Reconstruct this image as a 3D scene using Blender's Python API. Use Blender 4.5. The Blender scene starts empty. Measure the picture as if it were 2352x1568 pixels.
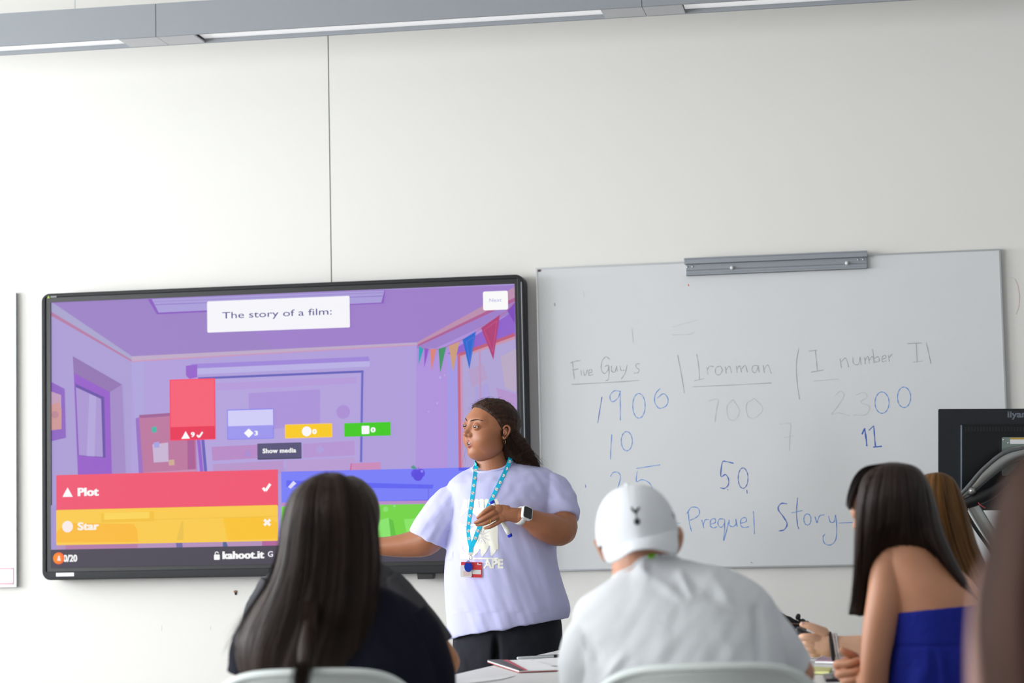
import bpy, bmesh, math, random
import numpy as np
from mathutils import Vector, Matrix, noise
from mathutils.bvhtree import BVHTree

random.seed(7); RNG = np.random.default_rng(7)
SC = bpy.context.scene
COL = SC.collection

# ------------------------------------------------------------------ camera
F = 5000.0                                   # focal length in pixels of a 2352 px wide frame
YAW, PITCH, ROLL = 0.1725, 0.0832, -0.0211
CAM = np.array([0.0, -8.346, 1.15])
def _axes():
    cy, sy, cp, sp = math.cos(YAW), math.sin(YAW), math.cos(PITCH), math.sin(PITCH)
    f = np.array([-sy*cp, cy*cp, sp]); r = np.array([cy, sy, 0.0]); u = np.cross(r, f)
    cr, sr = math.cos(ROLL), math.sin(ROLL)
    return cr*r + sr*u, -sr*r + cr*u, f
RIGHT, UP, FWD = _axes()
cam_data = bpy.data.cameras.new('camera')
cam = bpy.data.objects.new('camera', cam_data); COL.objects.link(cam)
cam_data.sensor_width = 36.0; cam_data.sensor_fit = 'HORIZONTAL'
cam_data.lens = F/2352*36.0
M = Matrix.Identity(4)
for i in range(3):
    M[i][0] = RIGHT[i]; M[i][1] = UP[i]; M[i][2] = -FWD[i]; M[i][3] = CAM[i]
cam.matrix_world = M
cam_data.clip_start = 0.05; cam_data.clip_end = 60
cam_data.dof.use_dof = True; cam_data.dof.focus_distance = 7.1; cam_data.dof.aperture_fstop = 3.2
SC.camera = cam

# ------------------------------------------------------------------ light
SC.view_settings.view_transform = 'Standard'; SC.view_settings.look = 'None'
SC.view_settings.exposure = 0.0; SC.view_settings.gamma = 1.0
SC.view_settings.use_curve_mapping = False
world = bpy.data.worlds.new('daylight'); SC.world = world; world.use_nodes = True
wn = world.node_tree.nodes; wl = world.node_tree.links
bg = wn['Background']; bg.inputs['Color'].default_value = (0.80, 0.90, 1.0, 1); bg.inputs['Strength'].default_value = 1.0
WIN_Y = [(-2.45, -0.75), (-4.55, -2.85), (-6.65, -4.95), (-8.95, -7.15)]
WIN_Z = (0.85, 2.95)
XL, XR, YB, ZC = -6.6, 3.6, -9.9, 3.45
WIN_POWER = [162.0, 188.0, 105.0, 320.0]
for k, (y0, y1) in enumerate(WIN_Y):
    L = bpy.data.lights.new('window_daylight', 'AREA'); L.shape = 'RECTANGLE'
    L.size = (WIN_Z[1]-WIN_Z[0])-0.1; L.size_y = (y1-y0)-0.1
    L.energy = WIN_POWER[k]; L.color = (0.94, 0.975, 1.0)
    lo = bpy.data.objects.new('window_daylight', L); COL.objects.link(lo)
    lo.location = (XL-0.22, (y0+y1)/2, sum(WIN_Z)/2); lo.rotation_euler = (0, -math.pi/2, 0)

# ------------------------------------------------------------------ pixel helpers (photograph frame 2352 x 1568)
def at(px, py, D):
    return CAM + FWD*D + RIGHT*((px-1176)/F*D) + UP*((784-py)/F*D)
def ray(px, py):
    return FWD + RIGHT*((px-1176)/F) + UP*((784-py)/F)
def on_y(px, py, y):
    d = ray(px, py); t = (y-CAM[1])/d[1]; return CAM + d*t
def on_z(px, py, z):
    d = ray(px, py); t = (z-CAM[2])/d[2]; return CAM + d*t

# ------------------------------------------------------------------ materials
def lin(c):
    c = [x/255.0 for x in c]
    return tuple(x/12.92 if x <= 0.04045 else ((x+0.055)/1.055)**2.4 for x in c)
MATS = {}
def mat(name, rgb, rough=0.6, metal=0.0, spec=0.5, var=0.0, vscale=8.0, bump=0.0, bscale=60.0, stretch=None, sheen=0.0, sss=0.0, coat=0.0):
    if name in MATS: return MATS[name]
    m = bpy.data.materials.new(name); m.use_nodes = True
    nt = m.node_tree; b = nt.nodes['Principled BSDF']
    col = lin(rgb)+(1,)
    b.inputs['Base Color'].default_value = col
    b.inputs['Roughness'].default_value = rough; b.inputs['Metallic'].default_value = metal
    b.inputs['Specular IOR Level'].default_value = spec
    b.inputs['Sheen Weight'].default_value = sheen
    b.inputs['Coat Weight'].default_value = coat
    if sss: 
        b.inputs['Subsurface Weight'].default_value = sss
        b.inputs['Subsurface Radius'].default_value = (0.012, 0.005, 0.003)
    m.diffuse_color = col
    if var or bump:
        tc = nt.nodes.new('ShaderNodeTexCoord'); mp = nt.nodes.new('ShaderNodeMapping')
        nt.links.new(tc.outputs['Object'], mp.inputs['Vector'])
        if stretch: mp.inputs['Scale'].default_value = stretch
    if var:
        n = nt.nodes.new('ShaderNodeTexNoise'); n.inputs['Scale'].default_value = vscale; n.inputs['Detail'].default_value = 4
        nt.links.new(mp.outputs['Vector'], n.inputs['Vector'])
        r = nt.nodes.new('ShaderNodeMapRange'); r.inputs['From Min'].default_value = 0.25; r.inputs['From Max'].default_value = 0.75
        r.inputs['To Min'].default_value = 1-var; r.inputs['To Max'].default_value = 1+var
        nt.links.new(n.outputs['Fac'], r.inputs['Value'])
        mx = nt.nodes.new('ShaderNodeVectorMath'); mx.operation = 'SCALE'
        mx.inputs[0].default_value = col[:3]
        nt.links.new(r.outputs['Result'], mx.inputs['Scale']); nt.links.new(mx.outputs['Vector'], b.inputs['Base Color'])
    if bump:
        n2 = nt.nodes.new('ShaderNodeTexNoise'); n2.inputs['Scale'].default_value = bscale; n2.inputs['Detail'].default_value = 3
        nt.links.new(mp.outputs['Vector'], n2.inputs['Vector'])
        bp = nt.nodes.new('ShaderNodeBump'); bp.inputs['Strength'].default_value = bump; bp.inputs['Distance'].default_value = 0.01
        nt.links.new(n2.outputs['Fac'], bp.inputs['Height']); nt.links.new(bp.outputs['Normal'], b.inputs['Normal'])
    MATS[name] = m; return m
def emat(rgb, strength=0.93):
    """lit picture element of the display screen"""
    key = 'screen_%02x%02x%02x' % tuple(int(c) for c in rgb)
    if key in MATS: return MATS[key]
    m = bpy.data.materials.new(key); m.use_nodes = True
    b = m.node_tree.nodes['Principled BSDF']
    b.inputs['Base Color'].default_value = (0.008, 0.008, 0.01, 1); b.inputs['Roughness'].default_value = 0.45
    b.inputs['Specular IOR Level'].default_value = 0.12
    b.inputs['Emission Color'].default_value = lin(rgb)+(1,); b.inputs['Emission Strength'].default_value = strength
    try: m.cycles.emission_sampling = 'NONE'
    except Exception: pass
    MATS[key] = m; return m
def hairmat(name, dark, light, rough=0.42, scale_u=70.0, bump=0.5, spec=0.35):
    """streaked hair; UV: u runs round the head, v from root to tip"""
    m = bpy.data.materials.new(name); m.use_nodes = True; nt = m.node_tree; b = nt.nodes['Principled BSDF']
    uv = nt.nodes.new('ShaderNodeUVMap'); mp = nt.nodes.new('ShaderNodeMapping'); mp.inputs['Scale'].default_value = (scale_u, 1.2, 1)
    n = nt.nodes.new('ShaderNodeTexNoise'); n.inputs['Scale'].default_value = 1.0; n.inputs['Detail'].default_value = 5; n.inputs['Roughness'].default_value = 0.7
    nt.links.new(uv.outputs['UV'], mp.inputs['Vector']); nt.links.new(mp.outputs['Vector'], n.inputs['Vector'])
    cr = nt.nodes.new('ShaderNodeValToRGB'); e = cr.color_ramp.elements
    e[0].position = 0.32; e[0].color = lin(dark)+(1,); e[1].position = 0.72; e[1].color = lin(light)+(1,)
    nt.links.new(n.outputs['Fac'], cr.inputs['Fac']); nt.links.new(cr.outputs['Color'], b.inputs['Base Color'])
    b.inputs['Roughness'].default_value = rough; b.inputs['Specular IOR Level'].default_value = spec
    bp = nt.nodes.new('ShaderNodeBump'); bp.inputs['Strength'].default_value = bump; bp.inputs['Distance'].default_value = 0.004
    nt.links.new(n.outputs['Fac'], bp.inputs['Height']); nt.links.new(bp.outputs['Normal'], b.inputs['Normal'])
    MATS[name] = m; return m

# ------------------------------------------------------------------ object helpers
def tag(o, label=None, cat=None, group=None, kind=None):
    if label: o['label'] = label
    if cat: o['category'] = cat
    if group: o['group'] = group
    if kind: o['kind'] = kind
    return o
def empty(name, loc, label=None, cat=None, group=None, rz=0.0):
    o = bpy.data.objects.new(name, None); COL.objects.link(o)
    o.location = loc; o.rotation_euler = (0, 0, rz); o.empty_display_size = 0.05
    return tag(o, label, cat, group)
def obj(name, verts, faces, mats, parent=None, smooth=False, fm=None, uv=None, label=None):
    me = bpy.data.meshes.new(name)
    V = np.asarray(verts, dtype=float)
    if parent is not None:
        V = V - WORLD[parent.name]
    me.from_pydata([tuple(v) for v in V], [], [tuple(int(i) for i in f) for f in faces])
    if not isinstance(mats, (list, tuple)): mats = [mats]
    for m in mats: me.materials.append(m)
    if fm is not None: me.polygons.foreach_set('material_index', np.asarray(fm, dtype=np.int32))
    if smooth: me.polygons.foreach_set('use_smooth', np.ones(len(me.polygons), dtype=bool))
    if uv is not None:
        l = me.uv_layers.new(name='UVMap'); li = np.zeros(len(me.loops), dtype=np.int32); me.loops.foreach_get('vertex_index', li)
        l.data.foreach_set('uv', np.asarray(uv)[li].ravel())
    me.update()
    o = bpy.data.objects.new(name, me); COL.objects.link(o)
    if parent is not None: o.parent = parent
    WORLD[o.name] = WORLD[parent.name] if parent is not None else np.zeros(3)
    if label: o['label'] = label
    return o
WORLD = {}
def root(name, loc, label, cat, group=None):
    o = empty(name, loc, label, cat, group); WORLD[o.name] = np.array(loc, dtype=float); return o
class MB:
    """collects polygons (one mesh per part)"""
    def __init__(s): s.v = []; s.f = []; s.m = []
    def add(s, verts, faces, mi=0):
        n = len(s.v); s.v += [tuple(map(float, p)) for p in verts]
        s.f += [tuple(i+n for i in f) for f in faces]; s.m += [mi]*len(faces); return s
    def poly(s, verts, mi=0): return s.add(verts, [tuple(range(len(verts)))], mi)
    def box(s, lo, hi, mi=0):
        x0, y0, z0 = lo; x1, y1, z1 = hi
        v = [(x0,y0,z0),(x1,y0,z0),(x1,y1,z0),(x0,y1,z0),(x0,y0,z1),(x1,y0,z1),(x1,y1,z1),(x0,y1,z1)]
        return s.add(v, [(0,3,2,1),(4,5,6,7),(0,1,5,4),(1,2,6,5),(2,3,7,6),(3,0,4,7)], mi)
    def obox(s, c, ax, ay, az, mi=0):
        c, ax, ay, az = map(np.asarray, (c, ax, ay, az))
        v = [c+sx*ax+sy*ay+sz*az for sz in (-1,1) for sx, sy in ((-1,-1),(1,-1),(1,1),(-1,1))]
        fs = [(0,3,2,1),(4,5,6,7),(0,1,5,4),(1,2,6,5),(2,3,7,6),(3,0,4,7)]
        if np.dot(np.cross(ax, ay), az) < 0: fs = [f[::-1] for f in fs]
        return s.add(v, fs, mi)
    def build(s, name, mats, parent=None, smooth=False, bevel=0.0, label=None, segs=2):
        o = obj(name, s.v, s.f, mats, parent, smooth, s.m, label=label)
        if bevel:
            b = o.modifiers.new('bevel', 'BEVEL'); b.width = bevel; b.segments = segs; b.limit_method = 'ANGLE'; b.angle_limit = math.radians(40)
            for p in o.data.polygons: p.use_smooth = True
            w = o.modifiers.new('wn', 'WEIGHTED_NORMAL'); w.keep_sharp = True
        return o
def rrect(x0, z0, x1, z1, r, n=6):
    pts = []
    for cx, cz, a0 in ((x1-r, z1-r, 0), (x0+r, z1-r, 90), (x0+r, z0+r, 180), (x1-r, z0+r, 270)):
        for k in range(n+1):
            a = math.radians(a0+90*k/n); pts.append((cx+r*math.cos(a), cz+r*math.sin(a)))
    return pts
def prism_y(mb, pts, y0, y1, mi=0):
    """closed outline in x,z pushed from y0 (front, towards the room) to y1"""
    n = len(pts)
    v = [(x, y0, z) for x, z in pts]+[(x, y1, z) for x, z in pts]
    mb.add(v, [tuple(range(n))[::1], tuple(range(2*n-1, n-1, -1))]+[(i, i+n, (i+1) % n+n, (i+1) % n) for i in range(n)], mi)
def text_mesh(s, size=1.0, bold=0.0, align='LEFT', spacing=1.0):
    cu = bpy.data.curves.new('lettering', 'FONT'); cu.body = s; cu.size = size; cu.offset = bold*size; cu.align_x = align
    cu.space_character = spacing; cu.resolution_u = 4
    o = bpy.data.objects.new('lettering', cu); COL.objects.link(o)
    dg = bpy.context.evaluated_depsgraph_get(); dg.update()
    me = bpy.data.meshes.new_from_object(o.evaluated_get(dg))
    v = [tuple(p.co) for p in me.vertices]; f = [tuple(p.vertices) for p in me.polygons]
    bpy.data.objects.remove(o); bpy.data.curves.remove(cu); bpy.data.meshes.remove(me)
    return v, f
def add_text(mb, s, x, z, y, width=None, height=None, mi=0, bold=0.0, spacing=1.0):
    """flat lettering on a wall-parallel plane; x,z = lower left corner of the ink, size from ink width and/or cap height"""
    v, f = text_mesh(s, 1.0, bold, spacing=spacing)
    a = np.array(v); x0, x1 = a[:,0].min(), a[:,0].max(); z0, z1 = a[:,1].min(), a[:,1].max()
    sx = width/(x1-x0) if width else None; sz = height/(z1-z0) if height else None
    sx = sx or sz; sz = sz or sx
    mb.add([(x+(p[0]-x0)*sx, y, z+(p[1]-z0)*sz) for p in v], f, mi)
def struct(name, mb, m, bevel=0.0):
    o = mb.build(name, m, None, bevel=bevel); o['kind'] = 'structure'; return o

# ------------------------------------------------------------------ the room
M_wall = mat('wall_paint', (226, 224, 219), 0.75, var=0.012, vscale=1.3, bump=0.03, bscale=220)
M_lam = mat('wall_panel_laminate', (228, 226, 221), 0.6, spec=0.35, var=0.012, vscale=0.9)
M_wall2 = mat('wall_paint_blue_grey', (186, 189, 193), 0.75, var=0.012, vscale=1.3)
M_ceil = mat('ceiling_white', (232, 231, 228), 0.85, var=0.01, vscale=2)
M_floor = mat('floor_vinyl', (120, 118, 116), 0.5, var=0.06, vscale=14, bump=0.02)
M_trim = mat('window_frame_white', (225, 226, 228), 0.4)
M_gap = mat('panel_gap_dark', (95, 90, 80), 0.8)
xj = -2.1767
mb = MB(); mb.box((XL-.2, 0.012, 0), (XR+.2, 0.2, ZC+.1), 1)
mb.box((XL-.2, 0.0, 0), (xj-.0022, 0.0125, ZC)); mb.box((xj+.0022, 0.0, 0), (XR+.2, 0.0125, ZC))
for px, py, h in ((371, 1436, 13), (483, 1438, 9), (1026, 1447, 10)):
    p = on_y(px, py, -.0003); q = on_y(px, py+h, -.0003); mb.poly([(p[0], -.0003, q[2]), (p[0]+.0022, -.0003, q[2]), (p[0]+.0022, -.0003, p[2]), (p[0], -.0003, p[2])], 2)
arc = [on_y(x, y, -.0003) for x, y in ((2318, 637), (2330, 640), (2337, 655), (2341, 680), (2339, 705), (2333, 722))]
for p, q in zip(arc, arc[1:]): mb.poly([(p[0], -.0003, p[2]), (q[0], -.0003, q[2]), (q[0]+.004, -.0003, q[2]), (p[0]+.004, -.0003, p[2])], 3)
struct('wall_front', mb, [M_lam, M_gap, mat('scuff_grey', (196, 194, 190), .7), mat('scuff_pink', (206, 190, 186), .7)])
mb = MB(); mb.box((XR, YB-.2, 0), (XR+.2, 0.0, ZC+.1)); struct('wall_right', mb, M_wall2)
mb = MB(); mb.box((XL-.2, YB-.2, 0), (XR, YB, ZC+.1)); struct('wall_back', mb, M_wall)
mb = MB(); mb.box((XL-.2, YB, -.15), (XR+.2, .2, 0)); struct('floor', mb, M_floor)
mb = MB(); mb.box((XL-.2, YB, ZC), (XR+.2, .0, ZC+.1)); struct('ceiling', mb, M_ceil)
mb = MB()
ys = [YB]+[y for p in sorted(WIN_Y) for y in p]+[0.0]
for a, b in zip(ys[0::2], ys[1::2]): mb.box((XL-.2, a, 0), (XL, b, ZC))
for y0, y1 in WIN_Y:
    mb.box((XL-.2, y0, 0), (XL, y1, WIN_Z[0])); mb.box((XL-.2, y0, WIN_Z[1]), (XL, y1, ZC))
struct('wall_left', mb, M_wall)
for k, (y0, y1) in enumerate(WIN_Y):
    mb = MB(); z0, z1 = WIN_Z; t = .05
    for a, b, c, d in ((y0, y0+t, z0, z1), (y1-t, y1, z0, z1), (y0, y1, z0, z0+t), (y0, y1, z1-t, z1), ((y0+y1)/2-.025, (y0+y1)/2+.025, z0, z1), (y0, y1, 2.2, 2.25)):
        mb.box((XL-.14, a, c), (XL-.08, b, d))
    mb.box((XL-.08, y0-.03, z0-.03), (XL+.06, y1+.03, z0))
    struct('window_%d' % (k+1), mb, M_trim)
mb = MB(); mb.box((XL, -.018, 0), (XR, -.0005, .1)); struct('baseboard_front', mb, M_trim)

# ------------------------------------------------------------------ interactive display on the wall
M_frame = mat('display_frame_dark', (29, 29, 33), 0.45, spec=0.3, var=0.03, vscale=30)
M_bezel = mat('display_bezel_black', (14, 14, 17), 0.35)
M_edge = mat('display_edge_silver', (150, 152, 158), 0.3, metal=0.6)
M_label = mat('label_white', (235, 236, 238), 0.6)
M_labelink = mat('label_ink_grey', (170, 172, 176), 0.6)
M_logo_g = mat('logo_green', (150, 190, 40), 0.5)
M_logo_w = mat('logo_grey', (150, 152, 156), 0.5)
TX0, TX1, TZ0, TZ1 = -3.3567, -1.3867, 0.963, 2.1085
TY = -0.09
disp = root('wall_display', ((TX0+TX1)/2, 0, TZ0), 'large black framed interactive display on the wall showing a purple classroom quiz', 'display')
SY = -0.074                                     # plane of the lit panel
def S(px, py, y=SY): p = on_y(px, py, y); return p[0], p[2]
sx0, sz1 = S(118, 694.5); sx1, _ = S(1183, 660); _, sz0 = S(1020, 1287.5)
# frame: outer rounded outline with a rectangular hole
out = rrect(TX0, TZ0, TX1, TZ1, .034, 8); g = .019
bx0, bx1, bz0, bz1 = sx0-g, sx1+g*.55, sz0-g*.8, sz1+g
def ring_frame(mb, outer, inner, y0, y1, mi=0):
    """picture-frame solid between two outlines with equal vertex count"""
    n = len(outer)
    v = [(x, y0, z) for x, z in outer]+[(x, y0, z) for x, z in inner]+[(x, y1, z) for x, z in outer]+[(x, y1, z) for x, z in inner]
    f = []
    for i in range(n):
        j = (i+1) % n
        f += [(i, j, n+j, n+i), (i, 2*n+i, 2*n+j, j), (n+i, n+j, 3*n+j, 3*n+i), (2*n+i, 3*n+i, 3*n+j, 2*n+j)]
    mb.add(v, f, mi)
mb = MB(); ring_frame(mb, out, rrect(bx0, bz0, bx1, bz1, .002, 8), TY, -.01)
mb.build('frame', M_frame, disp, bevel=.003)
mb = MB(); ring_frame(mb, rrect(bx0-.001, bz0-.001, bx1+.001, bz1+.001, .002, 4), rrect(sx0, sz0, sx1, sz1, .001, 4), TY+.006, -.03)
mb.build('bezel', M_bezel, disp)
mb = MB(); mb.box((TX1-.0125, TY-.0015, TZ0+.03), (TX1-.009, TY+.004, TZ1-.03)); mb.build('edge_strip', M_edge, disp, label='thin silver strip along the right side')
mb = MB(); a = S(959, 1317, -.06); b = S(998, 1329, -.06)
prism_y(mb, [(a[0], TZ0+.001), (a[0]+.003, b[1]), (b[0]-.003, b[1]), (b[0], TZ0+.001)][::-1], -.075, -.03)
mb.build('sensor_box', M_bezel, disp, bevel=.002)
mb = MB(); a = S(129, 1323.5, TY); b = S(170, 1314.5, TY)
mb.box((a[0], TY-.001, a[1]), (b[0], TY+.001, b[1]))
add_text(mb, 'Touch Screen', a[0]+.012, a[1]+.0055, TY-.0013, width=.046, height=.0045, mi=1)
mb.build('sticker', [M_label, M_labelink], disp, label='small white Touch Screen sticker')
mb = MB(); a = S(108.5, 685, TY); b = S(114.5, 678, TY); w = b[0]-a[0]; h = b[1]-a[1]
mb.poly([(a[0], TY-.0006, a[1]), (a[0]+w*.42, TY-.0006, a[1]), (a[0]+w*.5, TY-.0006, a[1]+h*.4), (a[0]+w*.58, TY-.0006, a[1]), (b[0], TY-.0006, a[1]), (a[0]+w*.5, TY-.0006, b[1])])
for k in range(5): mb.box((b[0]+.003+k*.0052, TY-.0006, a[1]+.002), (b[0]+.0068+k*.0052, TY+.001, a[1]+.0085), 1)
mb.build('maker_mark', [M_logo_g, M_logo_w], disp, label='tiny green and grey mark in the top left corner')

class Picture:
    """the lit picture: flat shapes stacked on the panel"""
    def __init__(s): s.v = []; s.f = []; s.m = []; s.mats = []; s.k = 0
    def mi(s, rgb):
        m = emat(rgb)
        if m not in s.mats: s.mats.append(m)
        return s.mats.index(m)
    def y(s): s.k += 1; return SY-.0001*s.k
    def raw(s, pts, rgb, y=None):
        y = s.y() if y is None else y; n = len(s.v)
        s.v += [(x, y, z) for x, z in pts]; s.f.append(tuple(range(n, n+len(pts)))); s.m.append(s.mi(rgb)); return y
    def poly(s, pts, rgb):
        q = [S(*p) for p in pts]
        q = [(min(max(x, sx0), sx1), min(max(z, sz0), sz1)) for x, z in q]
        ar = sum(q[i-1][0]*q[i][1]-q[i][0]*q[i-1][1] for i in range(len(q)))
        s.raw(q if ar > 0 else q[::-1], rgb)
    def circle(s, px, py, r, rgb, n=28):
        x, z = S(px, py); rr = abs(S(px+r, py)[0]-x); s.raw([(x+rr*math.cos(2*math.pi*i/n), z+rr*math.sin(2*math.pi*i/n)) for i in range(n)], rgb)
    def rr(s, p0, p1, rgb, r=2.5, grow=0):
        """upright rounded rectangle from px top-left to px bottom-right"""
        x0, z1 = S(*p0); x1, z0 = S(*p1); k = (sx1-sx0)/1065
        s.raw(rrect(x0-grow*k, z0-grow*k, x1+grow*k, z1+grow*k, (r+grow)*k, 5), rgb)
    def line(s, pts, w, rgb):
        k = (sx1-sx0)/1065*w/2; q = [np.array(S(*p)) for p in pts]; y = s.y()
        for a, b in zip(q, q[1:]):
            d = b-a; d /= np.hypot(*d)+1e-9; nrm = np.array([-d[1], d[0]])*k
            s.raw([a-nrm, b-nrm, b+nrm, a+nrm], rgb, y)
    def text(s, t, x0, x1, ybase, ycap, rgb, bold=0.0):
        a = S(x0, ybase); b = S(x1, ycap); v, f = text_mesh(t, 1.0, min(bold, .022), spacing=1.06 if bold else 1.0); q = np.array(v)
        w = (b[1]-a[1])*max(0, bold-.022)*1.7
        lo = q.min(0); hi = q.max(0); S0 = (b[0]-a[0]-2*w)/(hi[0]-lo[0]); zs = (b[1]-a[1])/(hi[1]-lo[1])
        for sh in ((-1, 0, 1) if w > 0 else (0,)):
            y = s.y(); n = len(s.v)
            s.v += [(a[0]+w+sh*w+(p[0]-lo[0])*S0, y, a[1]+(p[1]-lo[1])*zs) for p in v]
            s.f += [tuple(i+n for i in g) for g in f]; s.m += [s.mi(rgb)]*len(f)
P = Picture()
W_ = (255, 255, 255)
P.raw([(sx0, sz0), (sx1, sz0), (sx1, sz1), (sx0, sz1)], (178, 160, 222))
P.poly([(118, 694), (1183, 654), (1183, 665), (958, 789), (302, 822), (118, 700)], (158, 130, 200))        # ceiling of the drawn room
P.poly([(470, 681), (1183, 654), (1183, 665), (958, 789), (640, 805)], (160, 128, 205))
P.poly([(118, 722), (302, 828), (302, 1300), (118, 1305)], (173, 158, 215))                                 # left wall
P.poly([(302, 828), (330, 827), (330, 1092), (318, 1095)], (176, 165, 222))
P.poly([(118, 694), (126, 698), (302, 817), (302, 829), (118, 719)], (170, 165, 208))
P.poly([(118, 716), (302, 826), (302, 830), (118, 725)], (184, 122, 165))
P.poly([(302, 818), (958, 786), (958, 792), (302, 829)], (192, 172, 202)); P.poly([(302, 828), (958, 791), (958, 793), (302, 831)], (205, 150, 190))
P.poly([(957, 793), (1183, 685), (1188, 1080), (955, 1085)], (176, 146, 222))                                # right wall
P.poly([(957, 793), (1183, 685), (1183, 715), (1000, 800), (958, 800)], (160, 130, 205))
P.poly([(957, 845), (1000, 820), (1183, 740), (1183, 770), (1050, 815), (1028, 830), (1028, 1085), (955, 1085)], (178, 148, 224))
P.poly([(1028, 818), (1053, 808), (1057, 1078), (1028, 1080)], (165, 155, 232))
P.poly([(1028, 812), (1183, 712), (1183, 768), (1052, 815)], (146, 100, 208))
P.poly([(1052, 815), (1183, 768), (1188, 1075), (1057, 1077)], (178, 166, 216))
for a, c in (([(1075, 850), (1110, 835), (1120, 870), (1085, 890)], (184, 160, 205)), ([(1150, 820), (1186, 800), (1186, 900), (1160, 890)], (190, 172, 200)),
             ([(1090, 890), (1120, 880), (1130, 930), (1095, 930)], (174, 162, 222)), ([(1140, 890), (1186, 905), (1186, 960), (1150, 940)], (184, 150, 208))): P.poly(a, c)
P.line([(1102, 806), (1104, 940)], 4, (190, 150, 195))
P.line([(1060, 818), (1183, 775)], 6, (205, 150, 175)); P.line([(1060, 818), (1063, 1076)], 5, (200, 150, 190))
P.line([(1053, 815), (1183, 768)], 7, (192, 95, 125)); P.line([(1054, 813), (1057, 1077)], 6, (200, 105, 130))
P.poly([(958, 786), (1108, 703), (1183, 658), (1183, 684), (960, 792)], (190, 145, 178)); P.poly([(960, 791), (1183, 683), (1183, 692), (961, 795)], (178, 95, 150))
P.poly([(118, 877), (149, 893), (152, 1005), (118, 1013)], (142, 98, 195)); P.poly([(118, 899), (141, 907), (142, 985), (118, 988)], (196, 158, 190))
P.poly([(118, 930), (136, 922), (142, 940), (142, 985), (118, 988)], (208, 152, 150)); P.circle(127, 952, 8, (190, 135, 150))
P.poly([(168, 818), (281, 883), (290, 1100), (258, 1100), (253, 900), (170, 858)], (164, 138, 200)); P.poly([(168, 818), (281, 883), (253, 900), (170, 857)], (146, 115, 178))
P.poly([(170, 856), (253, 900), (258, 1100), (180, 1100)], (150, 92, 202)); P.poly([(174, 881), (240, 912), (243, 1051), (181, 1046)], (105, 78, 168))
P.poly([(175, 889), (233, 916), (237, 1049), (182, 1045)], (172, 150, 212)); P.poly([(206, 904), (222, 911), (218, 1048), (200, 1047)], (180, 165, 222))
P.poly([(312, 961), (320, 958), (332, 1093), (320, 1094)], (155, 110, 198)); P.poly([(320, 955), (449, 946), (453, 1088), (330, 1092)], (190, 118, 160))
P.poly([(320, 953), (449, 944), (449, 951), (322, 960)], (160, 95, 150)); P.poly([(431, 1008), (447, 1006), (450, 1080), (432, 1082)], (172, 92, 150)); P.poly([(332, 1085), (452, 1077), (453, 1088), (333, 1094)], (200, 140, 180))
P.poly([(349, 981), (360, 979), (361, 992), (350, 993)], (70, 182, 165)); P.poly([(351, 1020), (387, 1016), (388, 1060), (354, 1062)], (202, 182, 214)); P.poly([(354, 1016), (366, 1014), (367, 1027), (355, 1028)], (165, 162, 228)); P.poly([(388, 1056), (401, 1055), (402, 1068), (389, 1069)], (208, 172, 150))
P.poly([(456, 868), (836, 852), (830, 1062), (470, 1090)], (182, 164, 224))                                    # drawn projection screen
P.poly([(440, 836), (847, 819), (850, 832), (440, 848)], (160, 135, 220)); P.poly([(450, 846), (850, 829), (850, 842), (452, 860)], (188, 178, 232)); P.poly([(428, 840), (454, 837), (454, 866), (436, 870), (428, 862)], (150, 98, 205))
P.poly([(498, 880), (820, 866), (820, 880), (498, 897)], (184, 156, 222)); P.poly([(572, 903), (736, 894), (736, 975), (572, 990)], (174, 148, 220)); P.circle(789, 946, 15.5, (174, 144, 216))
P.line([(456, 869), (836, 853)], 5, (100, 96, 188)); P.line([(833, 853), (830, 1061)], 5, (108, 104, 200)); P.line([(466, 1000), (474, 1089)], 7, (102, 96, 186)); P.line([(457, 1008), (465, 1090)], 8, (152, 95, 205))
P.poly([(487, 1026), (592, 1021), (592, 1052), (489, 1058)], (186, 138, 200)); P.poly([(697, 1019), (815, 1012), (816, 1045), (698, 1051)], (184, 150, 214)); P.poly([(490, 1066), (652, 1057), (652, 1088), (491, 1092)], (186, 150, 206)); P.poly([(658, 1058), (815, 1050), (815, 1078), (658, 1086)], (186, 158, 214))
P.poly([(560, 1049), (580, 1047), (570, 1030)], (172, 140, 212)); P.poly([(736, 1021), (748, 1032), (736, 1044), (725, 1033)], (178, 158, 222))
P.poly([(806, 1064), (874, 1061), (876, 1086), (806, 1088)], (206, 140, 188)); P.line([(808, 1064), (805, 1086)], 3, (205, 105, 150))
for x, y, r in ((1012, 867, 3), (1005, 926, 2.4), (985, 945, 1.8), (1022, 862, 2)): P.circle(x, y, r, (190, 172, 232))
P.line([(961, 797), (990, 804), (1015, 801), (1045, 788), (1080, 772), (1125, 740), (1160, 718), (1182, 696)], 1.4, (190, 105, 130))
for a, c in (([(963, 795), (974, 801), (962, 838)], (45, 160, 185)), ([(976, 800), (986, 801), (975, 845)], (145, 85, 205)), ([(989, 802), (1003, 801), (992, 852)], (222, 132, 120)),
             ([(1008, 801), (1026, 796), (1012, 857)], (65, 150, 105)), ([(1032, 795), (1056, 785), (1041, 855)], (206, 158, 125)), ([(1063, 780), (1094, 761), (1079, 848)], (38, 105, 210)),
             ([(1106, 754), (1149, 723), (1134, 826)], (178, 62, 118)), ([(1166, 714), (1183, 696), (1183, 742)], (128, 75, 190))): P.poly(a, c)
P.line([(1072, 785), (1089, 774), (1080, 832), (1072, 785)], .9, (95, 125, 225)); P.line([(1113, 758), (1142, 737), (1133, 808), (1113, 758)], 1.1, (196, 92, 150))
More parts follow.
